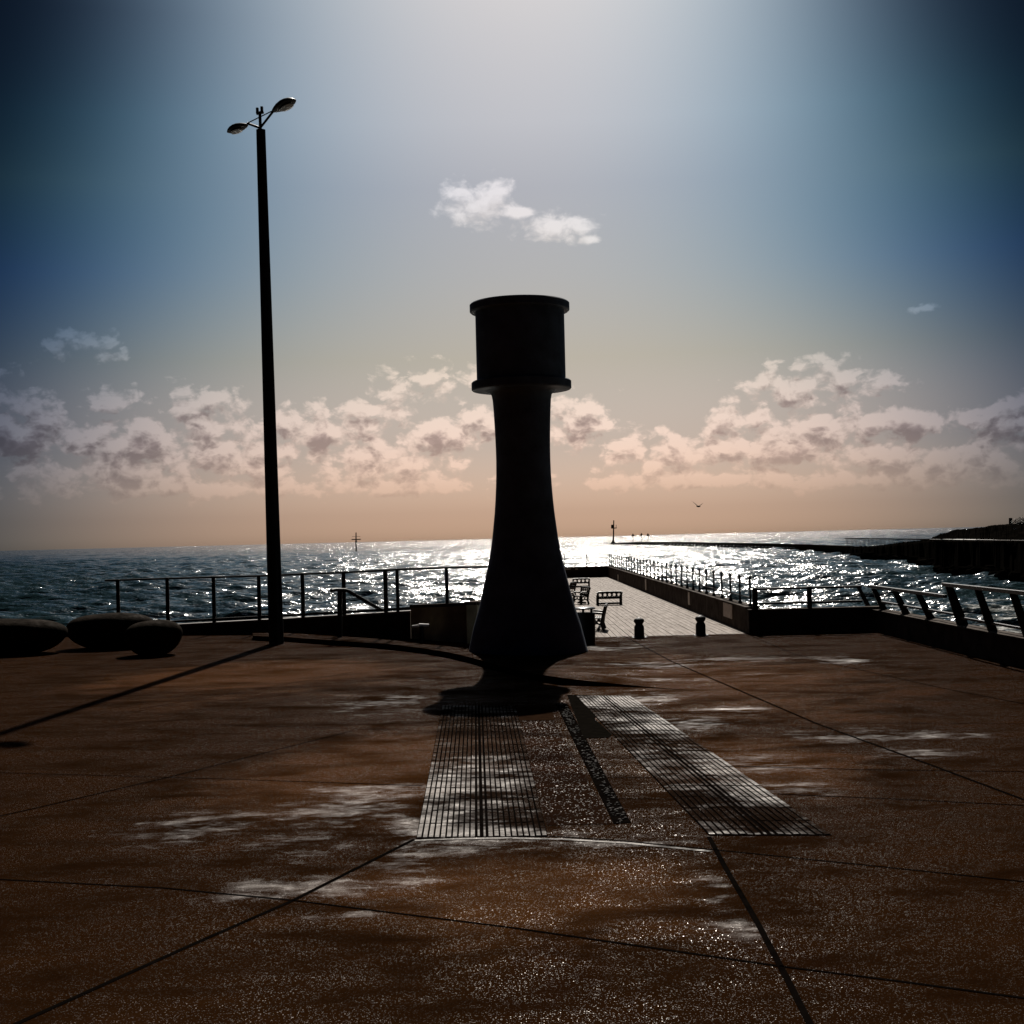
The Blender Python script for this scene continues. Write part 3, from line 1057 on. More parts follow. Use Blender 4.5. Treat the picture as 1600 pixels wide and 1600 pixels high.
# handrail post with sloping rail in front of the wall
hb = G(531, 1003)
hr = thing('handrail', hb, 'short black post with sloping handrail before the left sea wall', 'handrail')
dh = hb.y
MB().bar(hb, P(531, 921, dh), 0.105, 0.09).build('post', M_METAL, hr, bevel=0.008, origin=hb)
MB().bar((hb.x, hb.y, 0.0), (hb.x, hb.y, 0.02), 0.24, 0.2).build('base_plate', M_METAL, hr, origin=hb)
MB().tube([P(518, 923, dh - 0.3), P(524, 921.5, dh - 0.1), P(540, 922, dh), P(545, 924, dh + 0.05), P(603, 957.5, dh + 0.8)], 0.042, 10).build('sloping_rail', M_METAL, hr, smooth=True, origin=hb)

# small T-shaped post
tb3 = G(659, 1012)
tp3 = thing('service_post', tb3, 'small T-shaped post with bright crossbar before the olive wall', 'post')
MB().tube([tb3, P(658.5, 978, tb3.y)], 0.045, 10).build('stem', M_METAL, tp3, smooth=True, origin=tb3)
cb3 = MB()
cb3.tube([P(644, 978.8, tb3.y), P(654, 977.8, tb3.y)], 0.026, 10)
cb3.tube([P(654.5, 976.6, tb3.y), P(670, 977.2, tb3.y)], 0.034, 10)
cb3.build('crossbar', M_WHITE, tp3, smooth=True, origin=tb3)


# ------------------------------------------------------------------ pebble seats on the left
def pebble(name, cpx, hw, ztop, dy, label, rot=0.0, under=0.62):
    """A big smooth stone resting on the paving: flat-topped, rounded sides drawn in at the foot."""
    c = G(*cpx)
    hwm = hw * c.y / F
    H = ztop
    prof = [(0.42, 0.0), (0.58, 0.05), (0.78, 0.18), (0.93, 0.36), (1.0, 0.55), (0.975, 0.69), (0.88, 0.82), (0.70, 0.92), (0.44, 0.98), (0.14, 1.0)]
    rings = []
    rg = random.Random(hash(label) % 999 if False else len(label))
    for r, z in prof:
        row = []
        for j in range(40):
            a = 2 * math.pi * j / 40
            e = 1 + 0.04 * math.sin(2 * a + rot) + 0.025 * math.sin(3 * a + 1.3) + 0.015 * math.sin(5 * a + 9 * z) + rg.uniform(-0.006, 0.006)
            row.append(Vector((c.x + math.cos(a) * r * hwm * e, c.y + math.sin(a) * r * dy * e, H * z + 0.02 * H * math.cos(a + rot))) if z > 0 else
                       Vector((c.x + math.cos(a) * r * hwm * e, c.y + math.sin(a) * r * dy * e, -0.01)))
        rings.append(row)
    o = MB().loft(rings).build('pebble_seat', M_STONE, None, smooth=True, origin=c)
    md = o.modifiers.new('round', 'SUBSURF')
    md.levels = 1
    md.render_levels = 2
    return tag(o, label, 'stone seat', 'smooth stone seats left of the lamp post')


pebble('pebble_seat', (240, 1023), 44, 0.74, 0.55, 'small dark pebble-shaped seat nearest the lamp post, sunlit on its right edge')
pebble('pebble_seat', (172, 1012), 68, 0.80, 0.7, 'broad black pebble-shaped seat in the middle, partly behind the smallest one', 0.8)
pebble('pebble_seat', (18, 1021), 84, 0.78, 0.8, 'large black pebble-shaped seat cut by the left picture edge', 2.0)

# ------------------------------------------------------------------ pier walls
pw = thing('pier_wall', (PIER_R, 50, 0), 'low dark wall round the right side and far end of the boardwalk', 'wall')
WH = 0.56
m = MB()
m.box((PIER_R + 0.14, (30.75 + PIER_Y1 + 0.3) / 2, (WH - 0.6) / 2), (0.28, PIER_Y1 + 0.3 - 30.75, WH + 0.6))
m.box(((PIER_L + PIER_R) / 2 + 0.0, PIER_Y1 + 0.15, (WH - 0.6) / 2), (PIER_R - PIER_L - 0.004, 0.28, WH + 0.6))
m.build('wall', M_WALL, pw, origin=pw.location)
m = MB()
m.box((PIER_R + 0.14, (30.75 + PIER_Y1 + 0.3) / 2, WH + 0.02), (0.34, PIER_Y1 + 0.3 - 30.75, 0.036))
m.box(((PIER_L + PIER_R) / 2 - 0.03, PIER_Y1 + 0.15, WH + 0.02), (PIER_R - PIER_L - 0.008, 0.34, 0.034))
m.build('coping', M_WALL, pw, origin=pw.location)
for px, py0, py1, w in [(963.5, 898, 909, 0.5), (1006.5, 905, 922, 0.45), (1073.5, 925, 945, 0.35)]:
    yy = PIER_R * F / (px - 800 + 0.0)
    yy = PIER_R * F / (px - 799)
    z0, z1 = P(px, py1, yy).z, P(px, py0, yy).z
    MB().box((PIER_R - 0.006, yy, (z0 + z1) / 2), (0.02, w, z1 - z0)).build('painted_gap_light', M_WHITE, pw, origin=pw.location)  # light showing through gaps in the wall, painted as white strips
yy = PIER_R * F / (1134 - 799)
MB().box((PIER_R - 0.008, yy, (P(1134, 965, yy).z + P(1134, 943, yy).z) / 2), (0.022, 1.35, P(1134, 943, yy).z - P(1134, 965, yy).z)).build('plaque', M_PLAQUE, pw, origin=pw.location)
for px, w in ((887, 0.36), (901, 0.16)):
    q = P(px, 889.3, PIER_Y1)
    MB().box((q.x, PIER_Y1 - 0.004, q.z), (w, 0.02, 0.07)).build('painted_gap_light', M_WHITE, pw, origin=pw.location)  # far-end gaps: the light through them is painted on too

# pier railing with finials
pr = thing('pier_railing', (PIER_R + 0.14, 50, WH + 0.038), 'thin railing with ball finials along the boardwalk wall', 'railing')
z0 = WH + 0.038
proto = MB()
proto.lathe((0, 0, 0), [(0.05, 0.0), (0.05, 0.04), (0.028, 0.07), (0.024, 0.10), (0.022, 0.56), (0.034, 0.57), (0.034, 0.59), (0.018, 0.61)], 10)
post0 = proto.build('post', M_METAL, pr, smooth=True)
fin = MB().ball((0, 0, 0.645), (0.042, 0.042, 0.05), 10, 7)
fin0 = fin.build('finial', M_METAL, post0, smooth=True)
fin0.location = (0, 0, 0)
ys = list(np.linspace(31.0, PIER_Y1 + 0.15, 33))
spots = [(PIER_R + 0.14, y) for y in ys] + [(PIER_R + 0.14 - 1.28 * i, PIER_Y1 + 0.15) for i in range(1, 5)]
for i, (x, y) in enumerate(spots):
    if i == 0:
        pst, fn = post0, fin0
    else:
        pst, fn = post0.copy(), fin0.copy()
        COL.objects.link(pst)
        COL.objects.link(fn)
        pst.parent = pr
        fn.parent = pst
    pst.location = Vector((x, y, z0)) - pr.location
for name, zz, rr in (('top_rail', 0.50, 0.016), ('lower_rail', 0.20, 0.015)):
    MB().tube([(PIER_R + 0.14, 31.0, z0 + zz), (PIER_R + 0.14, PIER_Y1 + 0.15, z0 + zz)], rr, 8).build(name, M_METAL, pr, smooth=True, origin=pr.location)
    MB().tube([(PIER_R + 0.12, PIER_Y1 + 0.15, z0 + zz), (PIER_R - 5.0, PIER_Y1 + 0.15, z0 + zz)], rr, 8).build(name, M_METAL, pr, smooth=True, origin=pr.location)

# ------------------------------------------------------------------ cross wall and right-hand wall
CW = thing('sea_wall', (6.9, 30.5, 0), 'black sea wall from the boardwalk corner round the right side of the plaza', 'sea wall')
m = MB()
m.box(((PIER_R + 0.002 + RW_X + 0.3) / 2, 30.59, 0.0), (RW_X + 0.298 - PIER_R, 0.31, 1.1))
m.build('wall', M_WALL, CW, origin=CW.location)
m = MB()
wl_pts = [(RW_X, 30.44), (RW_X, 26.0), (RW_X + 0.03, 23.0), (RW_X + 0.12, 19.5), (RW_X + 0.5, 14.0), (RW_X + 1.2, 10.0)]
cop = MB()
for (a, b) in zip(wl_pts[:-1], wl_pts[1:]):
    for mm, off, wd, zz0, zz1 in ((m, 0, 0.32, -0.5, 0.455), (cop, -0.02, 0.36, 0.457, 0.492)):
        v = [Vector((a[0] + off, a[1], zz0)), Vector((b[0] + off, b[1], zz0)), Vector((b[0] + off, b[1], zz1)), Vector((a[0] + off, a[1], zz1))]
        v += [q + Vector((wd, 0, 0)) for q in v]
        mm.add(v, [(0, 1, 2, 3), (5, 4, 7, 6), (0, 4, 5, 1), (3, 2, 6, 7), (0, 3, 7, 4), (1, 5, 6, 2)])
m.build('wall', M_WALL, CW, origin=CW.location)
cop.build('coping', M_WALL, CW, origin=CW.location)

cr = thing('railing', (6.9, 30.6, 0.55), 'square black steel railing on the short wall right of the boardwalk', 'railing')
for px, w in ((1180, 0.115), (1265, 0.10)):
    q = P(px, 950, 30.6)
    MB().box((q.x, 30.6, 0.79), (w, 0.1, 0.5)).build('post', M_METAL, cr, bevel=0.008, origin=cr.location)
xa, xb = P(1183, 950, 30.6).x, P(1345, 950, 30.5).x
for nm, zz in (('top_rail', 1.005), ('lower_rail', 0.675)):
    MB().box(((xa + xb) / 2, 30.6 - (0.053 if nm == 'lower_rail' else 0), zz), (xb - xa + 0.1, 0.055 if nm != 'top_rail' else 0.104, 0.052)).build(nm, M_METAL, cr, bevel=0.006, origin=cr.location)
MB().tube([(xa - 0.03, 30.58, 0.56), (xa - 0.10, 30.5, 0.64), (xa - 0.12, 30.45, 0.74), (xa - 0.10, 30.5, 0.90), (xa - 0.02, 30.58, 0.955)], 0.022, 8).build('end_loop', M_METAL, cr, smooth=True, origin=cr.location)


def rw_at(px):
    """depth of the right wall's middle in line with photo column px"""
    y = (RW_X + 0.16) * F / (px - 800)
    return y


def slant_railing(label, specs, ztop, zlow, xs, end_y, start_y):
    e = thing('slanted_railing', (RW_X + 0.16, start_y, 0.49), label, 'railing')
    pts_t, pts_l = [], []
    lean = 0.26
    for px, wd in specs:
        y = rw_at(px)
        x = RW_X + 0.2
        m = MB()
        zb, zt = 0.49, ztop + 0.01
        # plate post: deep at the foot, narrower at the top, leaning in over the plaza
        prof = [(-0.05 * wd, zb), (0.10 * wd, zb), (0.085 * wd - lean + 0.01, zt), (-0.01 - lean, zt)]
        v = [Vector((x + q[0], y - 0.03, q[1])) for q in prof] + [Vector((x + q[0], y + 0.03, q[1])) for q in prof]
        m.add(v, [(3, 2, 1, 0), (4, 5, 6, 7), (0, 1, 5, 4), (1, 2, 6, 5), (2, 3, 7, 6), (3, 0, 4, 7)])
        m.build('post', M_METAL, e, bevel=0.006, origin=e.location)

    def rail_line(name, z, r):
        t = (z - 0.49) / (ztop - 0.49)
        x = RW_X + 0.2 + 0.03 - lean * t
        MB().bar((x, start_y, z), (x, end_y, z), r, r * 0.9).build(name, M_RAILM, e, bevel=0.006, origin=e.location)
    rail_line('top_rail', ztop + 0.03, 0.075)
    rail_line('lower_rail', zlow, 0.05)
    return e


slant_railing('lower inward-leaning railing on the right wall, before the step up', [(1350, 0.8), (1374, 1.0), (1408, 1.1), (1446, 1.1)], 0.985, 0.67, None, rw_at(1492), 30.5)
slant_railing('taller inward-leaning railing on the right wall at the picture edge', [(1494, 1.4), (1541, 1.1), (1597, 1.1), (1668, 1.1)], 1.205, 0.62, None, 16.5, rw_at(1489))

# ------------------------------------------------------------------ bollards
bb = G(999, 996)
b0 = thing('bollard', bb, 'short black iron bollard left of the pair at the boardwalk edge', 'bollard', 'iron bollards at the start of the boardwalk')
hB = (996 - 965) * bb.y / F
prof = [(0.125, 0.0), (0.125, 0.02), (0.112, 0.03), (0.110, 0.24), (0.102, 0.265), (0.080, 0.295), (0.084, 0.315), (0.106, 0.345), (0.118, 0.378), (0.114, 0.405), (0.09, 0.43), (0.05, 0.445), (0.045, 0.455), (0.02, 0.462)]
kz = hB / 0.455
MB().lathe((0, 0, 0), [(r * 1.02, z * kz) for r, z in prof], 24).build('shaft', M_METAL, b0, smooth=True)
MB().box((0.0, 0, 0.006), (0.32, 0.32, 0.012)).build('base_plate', M_METAL, b0)
for o in [q for q in bpy.data.objects if q.parent == b0]:
    o.location = (0, 0, 0)
dup(b0, G(1095, 992.5), None, 'short black iron bollard right of the pair at the boardwalk edge')


# ------------------------------------------------------------------ ornate benches on the deck
def ornate_bench(label, w, h, loc, rot):
    """Cast-iron bench: scrolled end frames, pierced back, slatted seat. Local: back at -Y, faces +Y, width along X."""
    e = thing('ornate_bench', loc, label, 'bench', 'ornate iron benches on the boardwalk')
    sh_ = h * 0.5
    dp = h * 0.55
    for s in (-1, 1):
        x = s * w / 2
        m = MB()
        m.tube([(x, -dp * 0.5, 0), (x, -dp * 0.36, sh_ * 0.5), (x, -dp * 0.42, sh_), (x, -dp * 0.55, h * 0.8), (x + s * 0.02, -dp * 0.66, h)], 0.036, 8)
        m.tube([(x, dp * 0.55, 0), (x, dp * 0.40, sh_ * 0.4), (x, dp * 0.46, sh_ * 0.8), (x, dp * 0.40, sh_)], 0.034, 8)
        m.tube([(x, dp * 0.45, sh_), (x, dp * 0.55, h * 0.68), (x, dp * 0.3, h * 0.74), (x, -dp * 0.5, h * 0.70)], 0.028, 8)
        m.tube([(x, -dp * 0.4, sh_ * 0.45), (x, 0, sh_ * 0.62), (x, dp * 0.4, sh_ * 0.45)], 0.022, 6)
        for c in ((0.18, 0.27), (-0.18, 0.27)):
            m.tube([(x, c[0] * dp + 0.05 * math.cos(t), sh_ * 0.75 + 0.05 * math.sin(t)) for t in np.linspace(0, 6.28, 12)], 0.016, 5)
        m.build('end_frame', M_METAL, e, smooth=True)
    m = MB()
    m.tube([(-w / 2, -dp * 0.66, h * 0.985), (0, -dp * 0.66, h), (w / 2, -dp * 0.66, h * 0.985)], 0.038, 8)
    m.tube([(-w / 2, -dp * 0.45, h * 0.58), (w / 2, -dp * 0.45, h * 0.58)], 0.034, 8)
    n = max(4, int(w / 0.15))
    for i in range(n):
        cx = -w / 2 + (i + 0.5) * w / n
        rr = w / n * 0.42
        m.tube([(cx + rr * math.cos(t), -dp * 0.56 , h * 0.79 + rr * 1.05 * math.sin(t)) for t in np.linspace(0, 6.28, 14)], 0.019, 5)
        m.tube([(cx + w / n / 2, -dp * 0.46, h * 0.6), (cx + w / n / 2, -dp * 0.64, h * 0.97)], 0.018, 5)
    m.build('backrest', M_METAL, e, smooth=True)
    m = MB()
    for i in range(6):
        y = -dp * 0.42 + i * dp * 0.84 / 5
        m.box((0, y, sh_), (w, dp * 0.12, 0.03))
    m.build('seat', M_METAL, e)
    m = MB().tube([(-w / 2, -dp * 0.1, 0.05), (w / 2, -dp * 0.1, 0.05)], 0.034, 8)
    m.build('stretcher', M_METAL, e, smooth=True)
    for o in [q for q in bpy.data.objects if q.parent == e]:
        o.location = (0, 0, 0)
    e.rotation_euler = (0, 0, rot)
    return e


gB = G(952, 945)
ornate_bench('wide black openwork bench standing alone, furthest right on the boardwalk', 0.78, 0.43, gB, R(4))
gA = G(908, 918)
ornate_bench('small black openwork bench furthest away on the boardwalk', 0.72, 0.40, gA, R(2))
gC = G(908, 944)
ornate_bench('black openwork bench angled sideways, right behind the litter bin', 0.50, 0.56, gC, R(118))
gD = G(934, 984)
ornate_bench('black openwork bench seen from its end beside the litter bin', 0.95, 0.60, gD, R(84))
gE = G(890, 930)
ornate_bench('black openwork bench half hidden by the lighthouse edge', 0.70, 0.50, gE, R(70))

# litter bin
gb = G(911.5, 1006)
bn_ = thing('litter_bin', gb, 'black round litter bin with bright rim close beside the lighthouse', 'bin')
Rb = 19.3 * gb.y / F
hb_ = (1006 - 949) * gb.y / F
MB().lathe((gb.x, gb.y, 0), [(Rb * 0.93, 0.0), (Rb * 0.95, 0.02), (Rb, hb_ * 0.3), (Rb, hb_ * 0.80), (Rb * 1.03, hb_ * 0.81), (Rb * 1.03, hb_ * 0.85), (Rb * 0.9, hb_ * 0.86)], 32).build('body', M_METAL, bn_, smooth=True, origin=gb)
for k_ in range(3):
    a = R(30) + 2 * math.pi * k_ / 3
    q = Vector((gb.x + math.cos(a) * Rb * 0.85, gb.y + math.sin(a) * Rb * 0.85, 0))
    MB().bar(q + Vector((0, 0, hb_ * 0.84)), q + Vector((0, 0, hb_ * 0.96)), 0.05, 0.03).build('bracket', M_METAL, bn_, origin=gb)
MB().lathe((gb.x, gb.y, 0), [(Rb * 0.7, hb_ * 0.95), (Rb * 1.03, hb_ * 0.95), (Rb * 1.05, hb_ * 0.975), (Rb * 0.95, hb_ * 1.0), (Rb * 0.5, hb_ * 1.02)], 32).build('lid', simple('bin lid steel', (0.10, 0.10, 0.10), 0.22, 0.6, 0.2), bn_, smooth=True, origin=gb)


# ------------------------------------------------------------------ far things in the sea
def sea_at(px, py):
    return G(px, py, SEA)


def beacon(base_px, label, kind):
    g = sea_at(*base_px)
    s = g.y / F
    e = thing('sea_beacon', g, label, 'beacon')
    x0, y0 = base_px
    if kind == 'tower':
        MB().tube([P(958, 853, g.y), P(958.6, 835, g.y)], 1.5 * s, 10, 1.0 * s).build('mast', M_TIMBER, e, smooth=True, origin=g)
        MB().tube([P(958.6, 835, g.y), P(959, 813, g.y)], 1.1 * s, 10, 0.8 * s).build('top_mast', M_TIMBER, e, smooth=True, origin=g)
        m = MB()
        m.bar(P(955, 825.2, g.y), P(963.3, 825, g.y), 6 * s, 1.4 * s)
        m.bar(P(955, 820.3, g.y), P(958.5, 820.2, g.y), 4 * s, 0.8 * s)
        for xx in (955.2, 957, 962.8):
            m.bar(P(xx, 825.4, g.y), P(xx, 820, g.y), 0.7 * s, 0.7 * s)
        m.build('gallery', M_TIMBER, e, origin=g)
        MB().box(P(956.8, 822.3, g.y) , (3.2 * s, 3 * s, 4.2 * s)).build('lantern_box', M_TIMBER, e, origin=g)
        MB().lathe((g.x, g.y, SEA - 0.5), [(4.4 * s, 0), (4.0 * s, 1.2), (2.0 * s, 2.0), (1.6 * s, 2.6)], 14).build('foot', M_ROCK, e, smooth=True, origin=g)
    else:
        MB().tube([P(556.6, 862.5, g.y), P(556.3, 845, g.y)], 1.2 * s, 8, 1.0 * s).build('pile', M_TIMBER, e, smooth=True, origin=g)
        MB().tube([P(556.3, 845, g.y), P(556.3, 832, g.y)], 1.0 * s, 8, 0.8 * s).build('top_mast', M_TIMBER, e, smooth=True, origin=g)
        MB().bar(P(549.5, 843, g.y), P(563.5, 842.7, g.y), 4 * s, 1.5 * s).build('platform', M_TIMBER, e, origin=g)
        MB().bar(P(550, 838.5, g.y), P(563, 838.3, g.y), 0.5 * s, 0.45 * s).build('guard_rail', M_TIMBER, e, origin=g)
        MB().lathe((P(556.5, 846, g.y)), [(0.9 * s, -1.2 * s), (2.1 * s, 0), (0.9 * s, 1.2 * s)], 10).build('collar', M_TIMBER, e, smooth=True, origin=g)
    return e


beacon((556.5, 861.5), 'thin sea beacon with one crossbar standing in the glitter left of the lighthouse', 'pile')
beacon((958, 850.6), 'tall sea beacon with gallery at the far end of the pile breakwater', 'tower')

# timber breakwater
gr = thing('timber_breakwater', sea_at(1150, 855), 'long low timber pile breakwater running out to the tall beacon', 'breakwater')
line_px = [(958, 850.6), (980, 850.8), (1030, 852.2), (1100, 855.2), (1180, 857.2), (1240, 860.0), (1290, 864.0), (1330, 868.0)]
top_y = [(958, 848.9), (975, 848.3), (995, 847.2), (1060, 846.8), (1100, 847.8), (1180, 849.2), (1240, 850.6), (1290, 852.3), (1330, 854)]
bpts, tpts = [], []
for x in np.linspace(958, 1330, 40):
    g = sea_at(x, interp(line_px, x))
    bpts.append(g)
    tpts.append(P(x, interp(top_y, x), g.y))
beam = MB()
for i in range(len(bpts) - 1):
    hgt = 1.0
    a, b = tpts[i].copy(), tpts[i + 1].copy()
    beam.bar(a - Vector((0, 0, 0.35)), b - Vector((0, 0, 0.35)), 1.2, 0.85)
beam.build('walkway', M_TIMBER, gr, origin=gr.location)
low = MB()
for i in range(len(bpts) - 1):
    px = 958 + (1330 - 958) * i / 39
    a, b = bpts[i].copy(), bpts[i + 1].copy()
    f0, f1 = (0.42, 0.42) if px < 1240 else (0.9, 0.9)
    if px < 1000 or 1010 < px < 1022:
        f0 = f1 = 0.95
    ha, hb2 = (tpts[i].z - SEA) * f0, (tpts[i + 1].z - SEA) * f1
    low.add([a + Vector((0, -0.4, -0.6)), b + Vector((0, -0.4, -0.6)), b + Vector((0, -0.4, hb2)), a + Vector((0, -0.4, ha)),
             a + Vector((0, 1.4, -0.6)), b + Vector((0, 1.4, -0.6)), b + Vector((0, 1.4, hb2)), a + Vector((0, 1.4, ha))],
            [(0, 1, 2, 3), (5, 4, 7, 6), (0, 4, 5, 1), (3, 2, 6, 7), (0, 3, 7, 4), (1, 5, 6, 2)])
low.build('planking', M_TIMBER, gr, origin=gr.location)
pile_me = None
for i, x in enumerate(np.linspace(1012, 1326, 58)):
    g = sea_at(x, interp(line_px, x))
    tz_ = P(x, interp(top_y, x), g.y).z
    if pile_me is None:
        o = MB().tube([(0, 0, -1.0), (0, 0, 1.0)], 0.30, 8).build('pile', M_TIMBER, gr, smooth=True)
        pile_me = o
    else:
        o = pile_me.copy()
        COL.objects.link(o)
        o.parent = gr
    mid = (tz_ - 0.1 + SEA) / 2
    o.location = Vector((g.x, g.y - 0.45, mid)) - gr.location
    w_ = 0.9 * (g.y / 600.0) + 0.5
    o.scale = (w_, w_, (tz_ - 0.1 - SEA) / 2)

# three cone topmarks
for i, (x, yb, yt, pole_y, lab) in enumerate([
        (989, 837.8, 833.6, 848, 'dark cone topmark on a thin pole, nearest the tall beacon'),
        (1002.3, 836.9, 832.8, 848.5, 'dark cone topmark on a thin pole, between the other two cones'),
        (1012.4, 837.3, 833.0, 848.5, 'dark cone topmark on a thin pole, furthest right of the three')]):
    d = sea_at(x, 851.6).y
    s = d / F
    base = P(x, pole_y + 3, d)
    e = thing('cone_marker', base, lab, 'marker', 'cone topmarks on the breakwater')
    MB().tube([base, P(x, yb, d)], 0.28 * s, 6).build('pole', M_TIMBER, e, smooth=True, origin=base)
    c = P(x, yb, d)
    MB().lathe(c, [(2.5 * s, 0), (2.4 * s, 0.3 * s), (0.15 * s, (yb - yt) * s)], 14).build('cone', M_TIMBER, e, smooth=True, origin=base)


# ------------------------------------------------------------------ headland on the right
def headland():
    cols = [1300, 1320, 1340, 1364, 1390, 1416, 1435, 1453, 1462, 1469, 1480, 1491, 1512, 1539, 1547, 1565, 1588, 1610, 1640, 1690, 1760, 1900, 2200]
    water = [(1300, 865), (1320, 868), (1355, 874), (1416, 877), (1453, 888), (1477, 898), (1547, 901), (1600, 912), (1700, 930), (1900, 960), (2300, 1000)]
    ridge = [(1300, 856), (1320, 854.3), (1364, 853.5), (1390, 850), (1416, 846.5), (1453, 843.3), (1462, 838), (1469, 834.5), (1480, 832.5), (1491, 827.6), (1512, 826), (1539, 823.3), (1547, 821), (1588, 817.6), (1650, 815.5), (1800, 812), (2300, 800)]
    mid = [(1300, 858.5), (1364, 856), (1416, 851), (1453, 846.5), (1500, 846.5), (1600, 847.5), (1800, 851), (2300, 860)]
    rows = []
    rg = random.Random(5)
    dense = []
    for a, b in zip(cols[:-1], cols[1:]):
        n = 14 if b < 1700 else 3
        dense += [a + (b - a) * i / n for i in range(n)]
    dense.append(cols[-1])
    for x in dense:
        w = sea_at(x, interp(water, x) + rg.uniform(-0.7, 0.7) + 1.2 * math.sin(x * 0.19) + 0.8 * math.sin(x * 0.53))
        dw = w.y
        dm = dw + 6
        dr_ = max(dw + 28, min(160 + (1600 - x) * 0.3, 240)) if x > 1440 else dw + 16
        j = lambda s: rg.uniform(-s, s)
        pm = P(x, interp(mid, x), dm)
        prd = P(x, interp(ridge, x) + j(0.55), dr_)
        back = prd.copy()
        back.y += 30 if x > 1440 else 8
        back.x *= back.y / prd.y
        b2 = back.copy()
        b2.y += 25
        b2.x *= b2.y / back.y
        b2.z = SEA - 1
        foot = w.copy()
        foot.z = SEA - 1.0
        row = [foot, Vector((w.x, w.y, SEA + 0.15 + j(0.1))), lerp(w, pm, 0.5) + Vector((0, 0, j(0.15))), pm,
               pm + Vector((pm.x / pm.y * 3, 3, 0.0)), lerp(pm, prd, 0.45) + Vector((0, 0, j(0.12))), lerp(pm, prd, 0.75) + Vector((0, 0, j(0.2))), prd,
               back + Vector((0, 0, j(0.1) - 0.1)), b2]
        rows.append(row)
    m = MB()
    n = len(rows[0])
    vs = [q for r_ in rows for q in r_]
    fs = []
    for i in range(len(rows) - 1):
        for j in range(n - 1):
            fs.append((i * n + j, (i + 1) * n + j, (i + 1) * n + j + 1, i * n + j + 1))
    m.add(vs, fs)
    for q in range(260):                       # boulders tipped along the waterline
        x = rg.uniform(1335, 1700)
        w = sea_at(x, interp(water, x) + rg.uniform(-3.5, 2.0))
        r = rg.uniform(0.25, 0.75) * (w.y / 150) ** 0.5
        rot = Matrix.Rotation(rg.uniform(0, 3), 3, 'Z') @ Matrix.Rotation(rg.uniform(-.5, .5), 3, 'X')
        m.ball(w + Vector((0, 0.5, rg.uniform(0, 0.7))), (r * 1.5, r, r * rg.uniform(0.6, 1.0)), 7, 5, rot)
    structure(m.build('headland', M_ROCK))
    # guard rail: white board fence along the foot of the bank
    wr = thing('board_rail', P(1530, 843, 125), 'low white board rail in lengths along the dark headland', 'rail')
    ends = [1456, 1475, 1490, 1507.5, 1528, 1555, 1585, 1625, 1680]
    for a, b in zip(ends[:-1], ends[1:]):
        pa, pb = [], []
        def at(x):
            d = sea_at(x, interp(water, x)).y + 5
            return P(x, 842.6 + (x - 1458) * 0.0115, d)
        MB().bar(at(a + 0.7), at(b - 0.7), 0.62, 0.05, up=Vector((0, -0.20, 0.98))).build('board', M_WHITE, wr, origin=wr.location)
        q = at(a)
        MB().bar(q + Vector((0, 0.3, -0.6)), q + Vector((0, 0.3, 0.08)), 0.1, 0.1).build('post', M_TIMBER, wr, origin=wr.location)
    # paling fence
    pf = thing('paling_fence', P(1390, 848, 210), 'thin dark paling fence where the breakwater meets the headland', 'fence')
    def fd(x):
        return sea_at(x, interp(water, x)).y + 12
    ftop = [(1320, 841.2), (1453, 842.8)]
    pl = MB()
    for x in np.linspace(1322, 1452, 64):
        d = fd(x)
        a, b = P(x, interp(ridge, x) + 1.5, d), P(x, interp(ftop, x) - 0.4, d)
        w_ = 0.07
        pl.bar(a, b, w_, w_)
    pl.build('pales', M_TIMBER, pf, origin=pf.location)
    rl = MB()
    xs = np.linspace(1320, 1454, 14)
    for a, b in zip(xs[:-1], xs[1:]):
        rl.bar(P(a, interp(ftop, a), fd(a)), P(b, interp(ftop, b), fd(b)), 0.12, 0.16)
    rl.build('top_rail', M_TIMBER, pf, origin=pf.location)
    # small post on the ridge
    d = 150
    po_ = MB().bar(P(1579, 819.5, d), P(1579, 809.3, d), 4.0 * d / F, 0.3).build('ridge_post', M_TIMBER, None, origin=P(1579, 819.5, d))
    tag(po_, 'dark upright post on the headland ridge beside the tree', 'post')
    sg = MB().box(P(1586, 826, 138), (0.34, 0.06, 0.14))
    tag(sg.build('white_board', M_WHITE, None, origin=P(1586, 826, 138)), 'tiny white board on the slope below the ridge post', 'board')
    # tree at the frame edge
    d = 146
    tr = thing('tree', P(1603, 820, d), 'dark bushy tree on the headland at the right picture edge', 'tree')
    trk = MB()
    base = P(1603, 821, d)
    trk.tube([base, base + Vector((0.05, 0, 0.3)), base + Vector((0.0, 0, 0.6))], 0.09, 7, 0.05)
    for k_ in range(7):
        a = k_ * 0.9
        trk.tube([base + Vector((0, 0, 0.3)), base + Vector((math.cos(a) * 0.5, math.sin(a) * 0.4, 0.7)), base + Vector((math.cos(a) * 1.0, math.sin(a) * 0.6, 0.75))], 0.03, 5, 0.01)
    trk.build('trunk', M_TIMBER, tr, smooth=True, origin=tr.location)
    cr_ = MB()
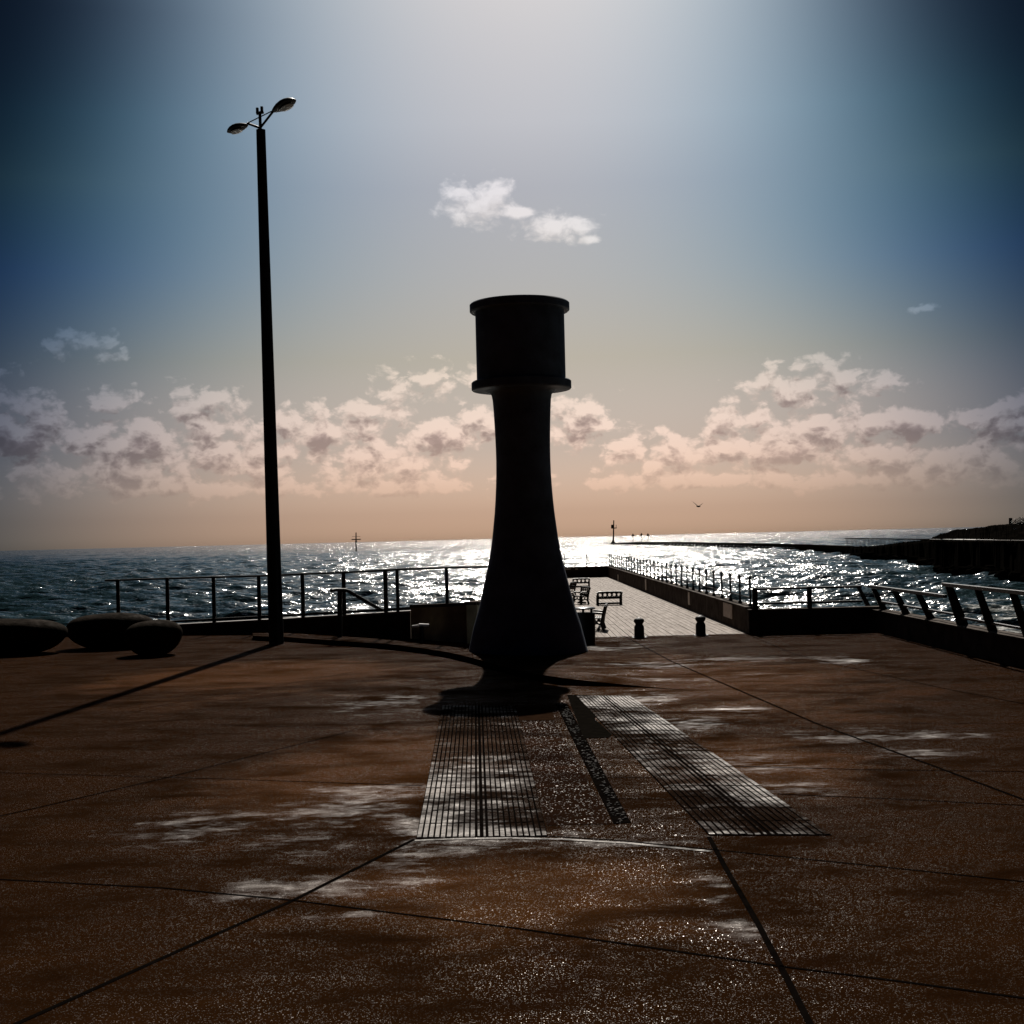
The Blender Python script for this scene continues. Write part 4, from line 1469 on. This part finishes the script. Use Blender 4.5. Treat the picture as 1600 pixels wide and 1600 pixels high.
    for k_ in range(1500):
        a = rg.uniform(0, 6.28)
        rr = rg.random() ** 0.6
        el = rg.uniform(-0.2, 1.0)
        lump = 1 + 0.3 * math.sin(3 * a + 1) + 0.2 * math.sin(7 * a)
        c = base + Vector((math.cos(a) * rr * 1.45 * lump, math.sin(a) * rr * 1.0, 0.25 + el * 0.62 * math.sqrt(max(0.05, 1 - rr * rr)) * lump))
        s = rg.uniform(0.04, 0.10)
        rot = Matrix.Rotation(rg.uniform(0, 6.28), 3, 'Z') @ Matrix.Rotation(rg.uniform(0, 3.1), 3, 'X')
        cr_.add([c + rot @ Vector(q) for q in ((-s * .4, 0, 0), (0, -s, 0.01), (s * .4, 0, 0), (0, s, -0.01))], [(0, 1, 2, 3)])
    cr_.build('crown', M_LEAF, tr, origin=tr.location)


headland()


# ------------------------------------------------------------------ gull
def gull():
    d = 150.0
    c = P(1091, 791, d)
    s = 1.35 * d / F
    m = MB()
    # body spindle, head to the right and low
    rings = []
    for t, r in [(-1.0, .05), (-.8, .35), (-.35, .75), (.15, .85), (.55, .6), (.8, .42), (1.0, .36), (1.12, .1)]:
        q = c + Vector((t * 2.4 * s, 0, (-0.25 * t - 0.2) * s))
        rings.append([q + Vector((0, math.cos(a) * r * 1.2 * s, math.sin(a) * r * 1.2 * s)) for a in [2 * math.pi * j / 10 for j in range(10)]])
    m.loft(rings)
    # wings: root, wrist, tip
    for pts in ([(-0.6, 0.3, 0.0), (-3.4, 1.2, 3.0), (-7.2, 2.2, 6.2)], [(0.5, -0.3, 0.0), (2.6, -1.0, 1.4), (5.8, -2.4, 3.8)]):
        sec = []
        for (px_, py_, pz_), ch, th in zip(pts, (1.9, 1.5, 0.25), (0.35, 0.25, 0.06)):
            q = c + Vector((px_, py_, pz_)) * s
            sec.append([q + Vector((-ch * .3 * s, -ch * .5 * s, 0)), q + Vector((0, 0, th * s)), q + Vector((ch * .5 * s, ch * .5 * s, 0)), q + Vector((0, 0, -th * s))])
        m.loft(sec)
    o = m.build('gull', M_BIRD, None, smooth=True, origin=c)
    tag(o, 'dark gull flying with raised wings above the breakwater', 'bird')


gull()
